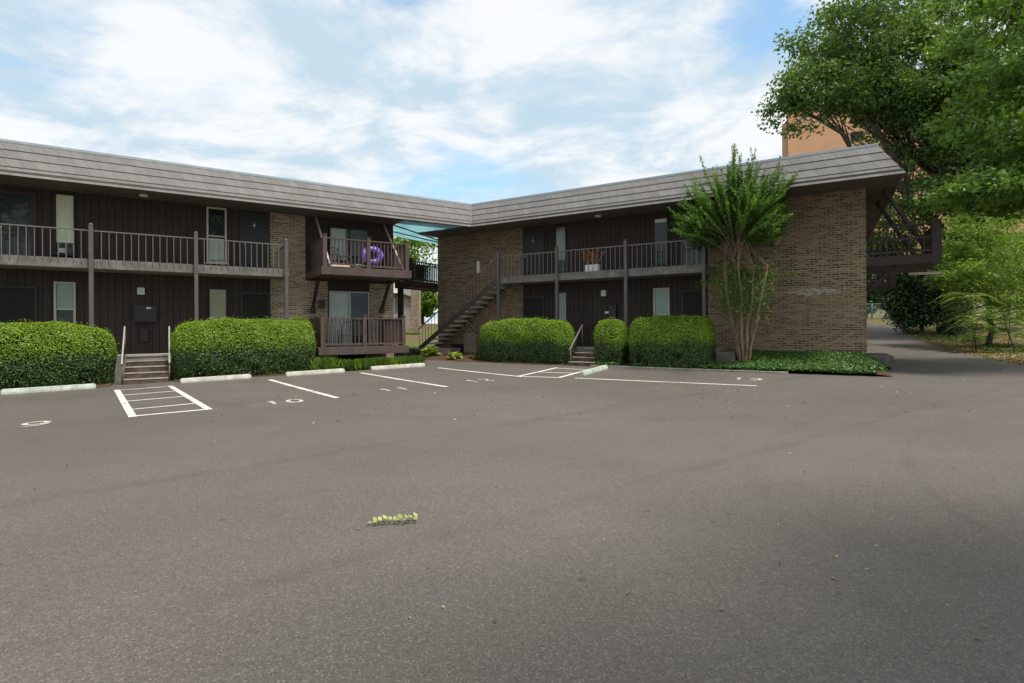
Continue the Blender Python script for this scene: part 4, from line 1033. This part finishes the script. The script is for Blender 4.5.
# dark glossy shrub by the drive
crown_tree('magnolia_shrub', (27.0, 35.0), 5, .16, [
    (26.2, 34.4, 3.7, 1.9, 1.8, 1.8, 60), (25.6, 34.0, 2.6, 1.5, 1.3, 1.2, 38), (28.2, 35, 4.2, 1.7, 1.7, 1.7, 40)],
    'mag', .22, 120, 'magnolia', 'dark glossy magnolia shrub at the drive edge beyond the balcony', 'shrub', None, 'bark', (0, 0), .25, .7, .5, .8)
# background greenery behind fence and beyond
for i, (x, y, h, r, mt, lb) in enumerate([(32.3, 48.5, 4.6, 1.7, 'magnolia', 'dense dark bush just behind the chain link fence post'), (40, 50, 7, 3, 'oak', 'loose green tree behind the tan wall right of the drive'),
        (47, 52, 9, 3.6, 'maple', 'broad bright tree far right behind the tan wall')]):
    zz = gz(x, y)
    crown_tree('background_tree', (x, y), h, .2, [(x, y, zz+h*.55, r, r, h*.42, 60)], 'b', .3, 110, mt, lb, 'tree', 'trees beyond the drive', 'bark', (0, 0), .3, r*.42, .6, .8)
for i, (x, y, h, r, mt, lb) in enumerate([(-9.9, 46, 10.2, 3.3, 'distant', 'lime green tree seen through the passage between the wings'), (-8.4, 50, 3.9, 1.5, 'distant', 'low light green bush at the far end of the passage'), (-16, 50, 9, 3, 'oak', 'darker tree hidden mostly behind the left wing gap')]):
    zz = gz(x, y)
    crown_tree('background_tree', (x, y), h, .2, [(x, y, zz+h*.58, r, r, h*.4, 60)], 'b', .3, 110, mt, lb, 'tree', 'trees behind the passage', 'bark', (0, 0), .3, r*.4, .6, .8)
# fern like young sumac stems by the drive edge
def frond_plant(x, y, h, nf, lean, mat, label, fl=1.1):
    z = gz(x, y); o = empty('sumac_sapling', (x, y, z), label, 'sapling', 'feathery saplings at the drive edge')
    mb = MB(); top = Vector((x+lean[0], y+lean[1], z+h)); st_ = limb_path((x, y, z-.05), top, .04, 5, .01); mb.tube(st_, [.025, .022, .019, .016, .012, .008], 6)
    v = []; g = []; tg = []; ln = []
    for i in range(nf):
        t = random.uniform(.35, 1.0); b = Vector((x, y, z)).lerp(top, t); a = random.uniform(0, 2*pi); L = fl*random.uniform(.65, 1.2)
        pts = []
        for j in range(7):
            s_ = j/6; pts.append(b+Vector((cos(a)*L*s_, sin(a)*L*s_, L*(.55*s_-.75*s_*s_))))
        mb.tube(pts, [.008, .007, .006, .005, .004, .003, .002], 4)
        for j in range(13):
            s_ = .15+.85*j/12; q = b+Vector((cos(a)*L*s_, sin(a)*L*s_, L*(.55*s_-.75*s_*s_)))
            for sd in (-1, 1):
                dr = Vector((-sin(a)*sd+cos(a)*.35, cos(a)*sd+sin(a)*.35, -.25)); l = .2*(1-.55*s_)*fl; v.append(q+dr*l*.5); tg.append(dr); g.append((random.gauss(0, .25), random.gauss(0, .25), 1)); ln.append(l)
    mb.build('stem', M['bark'], o); leaves('foliage', v, g, ln, M[mat], None, o, .42, tg, .05)
frond_plant(20.6, 23.6, 2.5, 46, (-.3, 0), 'elder', 'tallest feathery lime sapling left of the leaning stem', 1.2)
frond_plant(19.6, 22.6, 1.6, 30, (.2, 0), 'elder', 'short feathery lime sapling nearest the asphalt edge', .9)
frond_plant(21.2, 22.4, 1.9, 26, (-.45, .1), 'maple', 'feathery sapling on a thin leaning dark stem', .9)
frond_plant(22.6, 24.2, 1.8, 30, (.1, 0), 'maple', 'feathery darker sapling right of the leaning stem', 1.0)
# crape myrtle against the brick
def crape():
    c = P('R', 11.2, .55); z = gz(c.x, c.y)+.18
    o = empty('crape_myrtle_tree', (c.x, c.y, z), 'multi stemmed crape myrtle with upright leafy shoots against the brick gable wall', 'tree')
    mb = MB(); v = []; g = []; tg = []; ln = []
    Ux, Nx = UR, NR
    tips = []
    for i in range(9):
        a = 2*pi*i/9+.3; du = cos(a)*.36; dn = sin(a)*.3
        b = Vector((c.x, c.y, z-.1))+Ux*(du*.28)+Nx*(dn*.28)
        k1 = b+Ux*du*.35+Nx*dn*.3+Vector((0, 0, random.uniform(.7, 1.1)))
        k2 = k1+Ux*(du*.55+random.uniform(-.1, .1))+Nx*dn*.5+Vector((0, 0, random.uniform(1.1, 1.5)))
        k3 = k2+Ux*(du*.5+random.uniform(-.12, .12))+Nx*dn*.5+Vector((0, 0, random.uniform(1.15, 1.6)))
        r = random.uniform(.034, .054)
        mb.tube([b, b.lerp(k1, .5)+Ux*random.uniform(-.04, .04), k1, k1.lerp(k2, .5)+Ux*random.uniform(-.06, .06), k2, k3], [r*1.15, r, r*.92, r*.85, r*.75, r*.5], 8)
        tips.append((k2, k3, r*.5))
    nsh = 250
    O = Vector((c.x, c.y, 0))-Ux*.22; O.z = 4.55
    for i in range(nsh):
        th = R_(76)*random.random()**1.05*random.choice((-1, 1)); ph = random.gauss(0, 1)*R_(30)
        dv = (Ux*sin(th)+Vector((0, 0, 1))*cos(th)*cos(ph)+Nx*sin(ph)*.8).normalized()
        L = (3.15-1.35*(abs(th)/R_(76))**1.2)*random.uniform(.5, 1.0)*(1-.25*abs(sin(ph)))
        if th > R_(50): L *= .82
        k2, k3, r = random.choice(tips)
        s0 = O+Vector((dv.x*.35, dv.y*.35, 0))+Vector((0, 0, random.uniform(-.35, .25)))
        e = s0+dv*L; mid = s0.lerp(e, .5)+Vector((0, 0, .05+.10*abs(sin(th))))
        pts = [k3.lerp(k2, .3*random.random()), s0, s0.lerp(mid, .6), mid, mid.lerp(e, .5)+Vector((0, 0, .03)), e]
        mb.tube(pts, [.014, .013, .011, .009, .005, .002], 5)
        side = [(s0.lerp(mid, .25), mid), (mid, e)]
        for q in range(4):
            t = random.uniform(.15, .9); bb = s0.lerp(e, t)+Vector((0, 0, .05)); d2 = (dv+Vector((random.gauss(0, .26), random.gauss(0, .26), random.gauss(.18, .2)))).normalized(); side.append((bb, bb+d2*random.uniform(.35, .8)*min(1, L/2)))
        for (p0, p1) in side:
            dd_ = (p1-p0).normalized(); cnt = max(8, int((p1-p0).length/.021))
            x1 = dd_.cross(Vector((0, 0, 1)))
            if x1.length < .05: x1 = Vector((1, 0, 0))
            x1.normalize(); x2 = dd_.cross(x1)
            for j in range(cnt):
                t = (j+random.random())/cnt; pa = j*1.9+random.uniform(-.4, .4); w_ = x1*cos(pa)+x2*sin(pa); tv = (dd_*.9+w_).normalized(); l = random.uniform(.075, .13)*(1.1-.35*t)
                v.append(p0.lerp(p1, t)+tv*l*.55); tg.append(tv); g.append(dd_*.3-w_*.25+Vector((0, 0, .8))+Vector([random.gauss(0, .3) for _ in range(3)])); ln.append(l)
    # inner and lower water shoots, thinner foliage down the stems
    for i in range(2000):
        k2, k3, r = random.choice(tips); q = Vector((c.x, c.y, z)).lerp(k3, random.uniform(.5, 1)); q += Vector([random.gauss(0, .27) for _ in range(3)])
        for _ in range(2): v.append(q+Vector([random.gauss(0, .05) for _ in range(3)])); tg.append([random.gauss(0, 1) for _ in range(3)]); g.append((random.gauss(0, .6), random.gauss(0, .6), 1)); ln.append(random.uniform(.06, .1))
    for side_ in ((12.15, .5, 3.35), (10.2, .6, 3.2)):
        q0 = P('R', side_[0], side_[1], side_[2])
        for _ in range(130): v.append(q0+Ux*random.gauss(0, .32)+Vector((0, 0, random.gauss(0, .07)))); tg.append([random.gauss(0, 1) for _ in range(3)]); g.append((random.gauss(0, .5), random.gauss(0, .5), 1)); ln.append(.09)
        mb.tube([tips[0][0], q0-Ux*.3, q0+Ux*.3], [.012, .008, .004], 5)
    mb.build('trunk', M['bark_smooth'], o); leaves('crown', v, g, ln, M['myrtle'], None, o, .55, tg, .1)
crape()

# ------------------------------------------------------------------ background buildings, fence
tw = empty('apartment_tower', (60, 92, gz(60, 92)), 'tall orange brick apartment tower rising behind the oak and roof end', 'building')
TM = Matrix.Translation((47, 90, 0)) @ Matrix.Rotation(R_(-27.2), 4, 'Z')
MB().box(0, 44, 0, 20, 1, 38).build('wall', M['tower'], tw, TM)
MB().box(-.9, -.01, .8, 18, 1, 36.6).build('side_wall', M['tower_side'], tw, TM)
MB().box(-.2, 44.2, -.2, 20.2, 38, 38.5).build('parapet', M['tower_side'], tw, TM)
for r in range(11):
    for c_ in range(5):
        x = 9+c_*6.6; zz = 4.6+r*3.0
        MB().box(x, x+1.7, -.12, -.01, zz, zz+1.5).build('window', M['interior_shade'], tw, TM)
# neighbouring block seen through the passage
nb = empty('neighbour_building', (-12, 44, gz(-12, 44)), 'grey roofed neighbouring block with white balcony rail seen through the passage', 'building')
z0 = gz(-12, 44)
MB().box(-17, -8.55, 40.0, 47, z0-.5, 4.5).build('wall', M['grey_wall'], nb)
mb = MB(); mb.add([(-17.5, 39.2, 4.4), (-8.2, 39.2, 4.4), (-8.2, 43.5, 5.6), (-17.5, 43.5, 5.6), (-17.5, 47.8, 4.4), (-8.2, 47.8, 4.4)], [(0, 1, 2, 3), (3, 2, 5, 4), (0, 3, 4), (1, 5, 2), (0, 4, 5, 1)]); mb.build('roof', M['grey_roof'], nb)
mb = MB(); mb.box(-17, -8.4, 38.9, 39.98, 1.5, 1.75); bl_ = mb.build('balcony', M['grey_wall'], nb)
mb = MB(); mb.box(-17, -8.4, 38.92, 38.97, 2.75, 2.8)
for i in range(60): mb.box(-17+i*.145, -17+i*.145+.03, 38.93, 38.96, 1.75, 2.75)
mb.build('balustrade', M['white'], bl_)
for x in (-9.6, -11.6): MB().box(x, x+.8, 39.93, 39.99, 2.25, 4.1).build('window', M['curtain'], nb)
MB().box(-7.35, -6.75, 38.6, 39.4, z0-.4, 4.55).build('brick_pier', M['brick_pale'], nb)
# tan building across the street and tan wall under the trees
tb = empty('street_house', (48, 70, gz(48, 70)), 'tan stucco house across the street seen past the balcony', 'building')
zt = gz(48, 70); MB().box(40, 58, 68, 78, zt-1, zt+5.0).build('wall', M['tan_wall'], tb)
mb = MB(); mb.add([(39.5, 67.4, zt+5), (58.5, 67.4, zt+5), (58.5, 73, zt+7), (39.5, 73, zt+7), (39.5, 78.6, zt+5), (58.5, 78.6, zt+5)], [(0, 1, 2, 3), (3, 2, 5, 4), (0, 3, 4), (1, 5, 2)]); mb.build('roof', M['grey_roof'], tb)
for x in (42, 46, 51): MB().box(x, x+1.4, 67.93, 67.99, zt+1.5, zt+3.2).build('window', M['interior_shade'], tb)
zz = gz(42, 46); mb = MB(); mb.box(36.5, 58, 46, 46.25, zz-.6, zz+1.15); wl = mb.build('garden_wall', M['tan_wall'], None, ID, .02); tag(wl, 'low tan garden wall glimpsed under the trees at far right', 'wall')
fe = empty('chain_link_fence', (31, 46, gz(31, 46)), 'green chain link fence across the end of the drive', 'fence')
mb = MB()
for i in range(-60, 34):
    x = 30.5+i*.1; z = gz(x, 46)
    if x < 33.9:
        mb.bar((x, 46, z+.05), (x+.3, 46, z+.35), .008, .008); 
        for q in range(4): mb.bar((x+.0, 46.005, z+.05+q*.3), (x+.3, 46.005, z+.35+q*.3), .009, .009); mb.bar((x+.3, 45.995, z+.05+q*.3), (x, 45.995, z+.35+q*.3), .009, .009)
mb.build('mesh', M['fence_metal'], fe)
MB().tube([(24.4, 46, gz(24.4, 46)+1.28), (33.9, 46, gz(33.9, 46)+1.28)], .03, 8).build('top_rail', M['fence_metal'], fe)
for x in (24.4, 27.6, 31.2, 33.9): MB().tube([(x, 46, gz(x, 46)-.1), (x, 46, gz(x, 46)+1.32)], .045, 8).build('post', M['fence_metal'], fe)

# ------------------------------------------------------------------ litter on the asphalt
def sprig():
    o = empty('leaf_sprig', (-.98, 4.46, .06), 'fallen pale green leaf sprig lying alone on the open asphalt', 'leaf sprig')
    mb = MB(); z = gz(-.98, 4.46)+.02; a = Vector((-1.16, 4.42, z)); b = Vector((-.80, 4.49, z+.01)); mb.tube([a, a.lerp(b, .5)+Vector((0, 0, .015)), b], [.002, .003, .003], 5); mb.build('stem', M['sprig'], o)
    v = []; g = []; tg = []; ln = []; d = (b-a).normalized(); sd = Vector((-d.y, d.x, 0))
    for i in range(9):
        t = .06+.9*i/8; q = a.lerp(b, t)+sd*.012*sin(t*5)
        for s_ in (-1, 1):
                        dr = sd*s_*random.uniform(.7, .95)-d*random.uniform(.3, .6)+Vector((0, 0, random.uniform(.12, .5))); l = random.uniform(.058, .085); v.append(q+dr.normalized()*l*.5+Vector((0, 0, .003))); tg.append(dr); g.append((random.gauss(0, .25), random.gauss(-.25, .2), 1)); ln.append(l)
    v.append(a-d*.03); tg.append(d); g.append((0, 0, 1)); ln.append(.07)
    leaves('foliage', v, g, ln, M['sprig'], None, o, .5, tg, .12)
sprig()
n = 520; v = []; g = []; ln = []
for i in range(n):
    t = random.random()
    if i < 300: x, y = random.uniform(-6, 9), random.uniform(2.2, 13)
    elif i < 420: x, y = random.uniform(1.5, 7), random.uniform(2.4, 6)
    else: x, y = random.uniform(10, 17), random.uniform(12, 22)
    v.append((x, y, gz(x, y)+.012)); g.append((random.gauss(0, .25), random.gauss(0, .25), 1)); ln.append(random.uniform(.015, .045) if y < 9 else random.uniform(.04, .09))
tag(leaves('fallen_leaves', v, g, ln, M['litter'], None, None, .5, None, .08), 'small dry leaves scattered over the asphalt', 'fallen leaves', None, 'stuff')
# litter and grass on the verge right of the drive
n = 26000; v = []; g = []; ln = []; mi = []
while len(v) < n:
    y = random.uniform(14, 38); x = right_edge(y)+abs(random.gauss(0, 4.5))-.15+random.uniform(-.15, .1)
    gr = (math.sin(x*.8+1)+math.sin(y*.6+x*.3)) > .1 and x-right_edge(y) > .5
    v.append((x, y, gz(x, y)+(.05 if gr else .0)+random.uniform(-.01, .03))); g.append((random.gauss(0, .9 if gr else .4), random.gauss(0, .9 if gr else .4), 1)); ln.append(random.uniform(.10, .22) if gr else random.uniform(.06, .13)); mi.append(1 if gr else 0)
tag(leaves('verge_litter', v, g, ln, [M['litter'], M['lawn']], mi, None, .35, None, .08), 'dry leaf litter and thin grass on the verge right of the drive', 'leaf litter', None, 'stuff')

# ------------------------------------------------------------------ light, sky, camera
SUN_EL, SUN_AZ = 68.0, 122.0        # azimuth measured from +Y clockwise
el, az = R_(SUN_EL), R_(SUN_AZ)
sd = Vector((sin(az)*cos(el), cos(az)*cos(el), sin(el)))
ld = bpy.data.lights.new('sun', 'SUN'); ld.energy = 2.5; ld.angle = R_(10); ld.color = (1, .94, .85)
so = bpy.data.objects.new('sun', ld); COL.objects.link(so); so.rotation_euler = (-sd).to_track_quat('-Z', 'Y').to_euler()
W = bpy.data.worlds.new('World'); SC.world = W; W.use_nodes = True; t = W.node_tree; t.nodes.clear()
class WT(NT):
    def __init__(s): s.t = t; s.out = t.nodes.new('ShaderNodeOutputWorld')
s = WT()
sky = s.n('ShaderNodeTexSky', sky_type='NISHITA', sun_disc=False, sun_elevation=el, sun_rotation=az, air_density=1.0, dust_density=.6, ozone_density=2.0)
d = s.coord('Generated'); x = s.n('ShaderNodeSeparateXYZ', i_0=d)
zc = s.math('ADD', s.math('MAXIMUM', x.outputs[2], 0.0), .16)
pv = s.n('ShaderNodeCombineXYZ', i_0=s.math('DIVIDE', x.outputs[0], zc), i_1=s.math('DIVIDE', x.outputs[1], zc), i_2=0.0).outputs[0]
pv = s.vec(pv, (1.0, 1.25, 1), (3.1, .4, 0), (0, 0, .25))
n1 = s.noise(pv, 1.15, 8, .52, dist=.25); n2 = s.noise(pv, 3.6, 7, .6, dist=.4)
cover = s.math('ADD', s.math('MULTIPLY', n1, .78), s.math('MULTIPLY', n2, .22))
nrm_ = s.n('ShaderNodeVectorMath', operation='NORMALIZE', i_0=d).outputs[0]
wn_ = s.noise(pv, 2.6, 5, .6)
for (hx, hy, ang, k_) in ((425, 5, 9, .13), (725, 12, 8, .10), (25, 52, 9, .13), (500, 176, 10, .06), (215, 110, 4, .03)):
    hv = Vector(((hx-512)/530.9, 1.0, (329.2-hy)/530.9)).normalized()
    dt = s.n('ShaderNodeVectorMath', operation='DOT_PRODUCT', i_0=nrm_, i_1=tuple(hv)).outputs['Value']
    dt = s.math('ADD', dt, s.math('MULTIPLY', s.math('SUBTRACT', wn_, .5), .03))
    cover = s.math('SUBTRACT', cover, s.math('MULTIPLY', s.rng(dt, cos(R_(ang)), 1.0), k_))
cl = s.rng(cover, .26, .43)
shade = s.noise(s.vec(pv, (1, 1, 1), (7, 2, 0)), 2.0, 8, .62, dist=.3)
ccol = s.mix(s.rng(shade, .38, .60), (.36, .455, .525), (.60, .61, .615))
bg1 = s.n('ShaderNodeBackground', i_Color=s.mix(1.0, sky.outputs[0], (1.0, 1.07, .94), 'MULTIPLY'), i_Strength=.14)
bg2 = s.n('ShaderNodeBackground', i_Color=ccol, i_Strength=.9)
mx = s.n('ShaderNodeMixShader', i_0=s.math('MULTIPLY', cl, .96), i_1=bg1.outputs[0], i_2=bg2.outputs[0])
s.link(mx.outputs[0], s.out.inputs['Surface'])

cam = bpy.data.cameras.new('camera'); co = bpy.data.objects.new('camera', cam); COL.objects.link(co); SC.camera = co
F = 530.9; cam.sensor_width = 36; cam.lens = F/1024*36; cam.clip_end = 3000; cam.clip_start = .05
cam.shift_y = -12.29/1024
co.location = (0, 0, EYE); co.rotation_euler = (R_(90), 0, 0)
co.rotation_euler = (Matrix.Rotation(R_(90), 3, 'X') @ Matrix.Rotation(-.0067, 3, 'Z')).to_euler()
SC.view_settings.view_transform = 'Standard'; SC.view_settings.look = 'None'; SC.view_settings.exposure = 0.86; SC.view_settings.gamma = 1
SC.render.engine = 'CYCLES'; SC.cycles.max_bounces = 8; SC.cycles.transparent_max_bounces = 12
SC.cycles.use_denoising = True
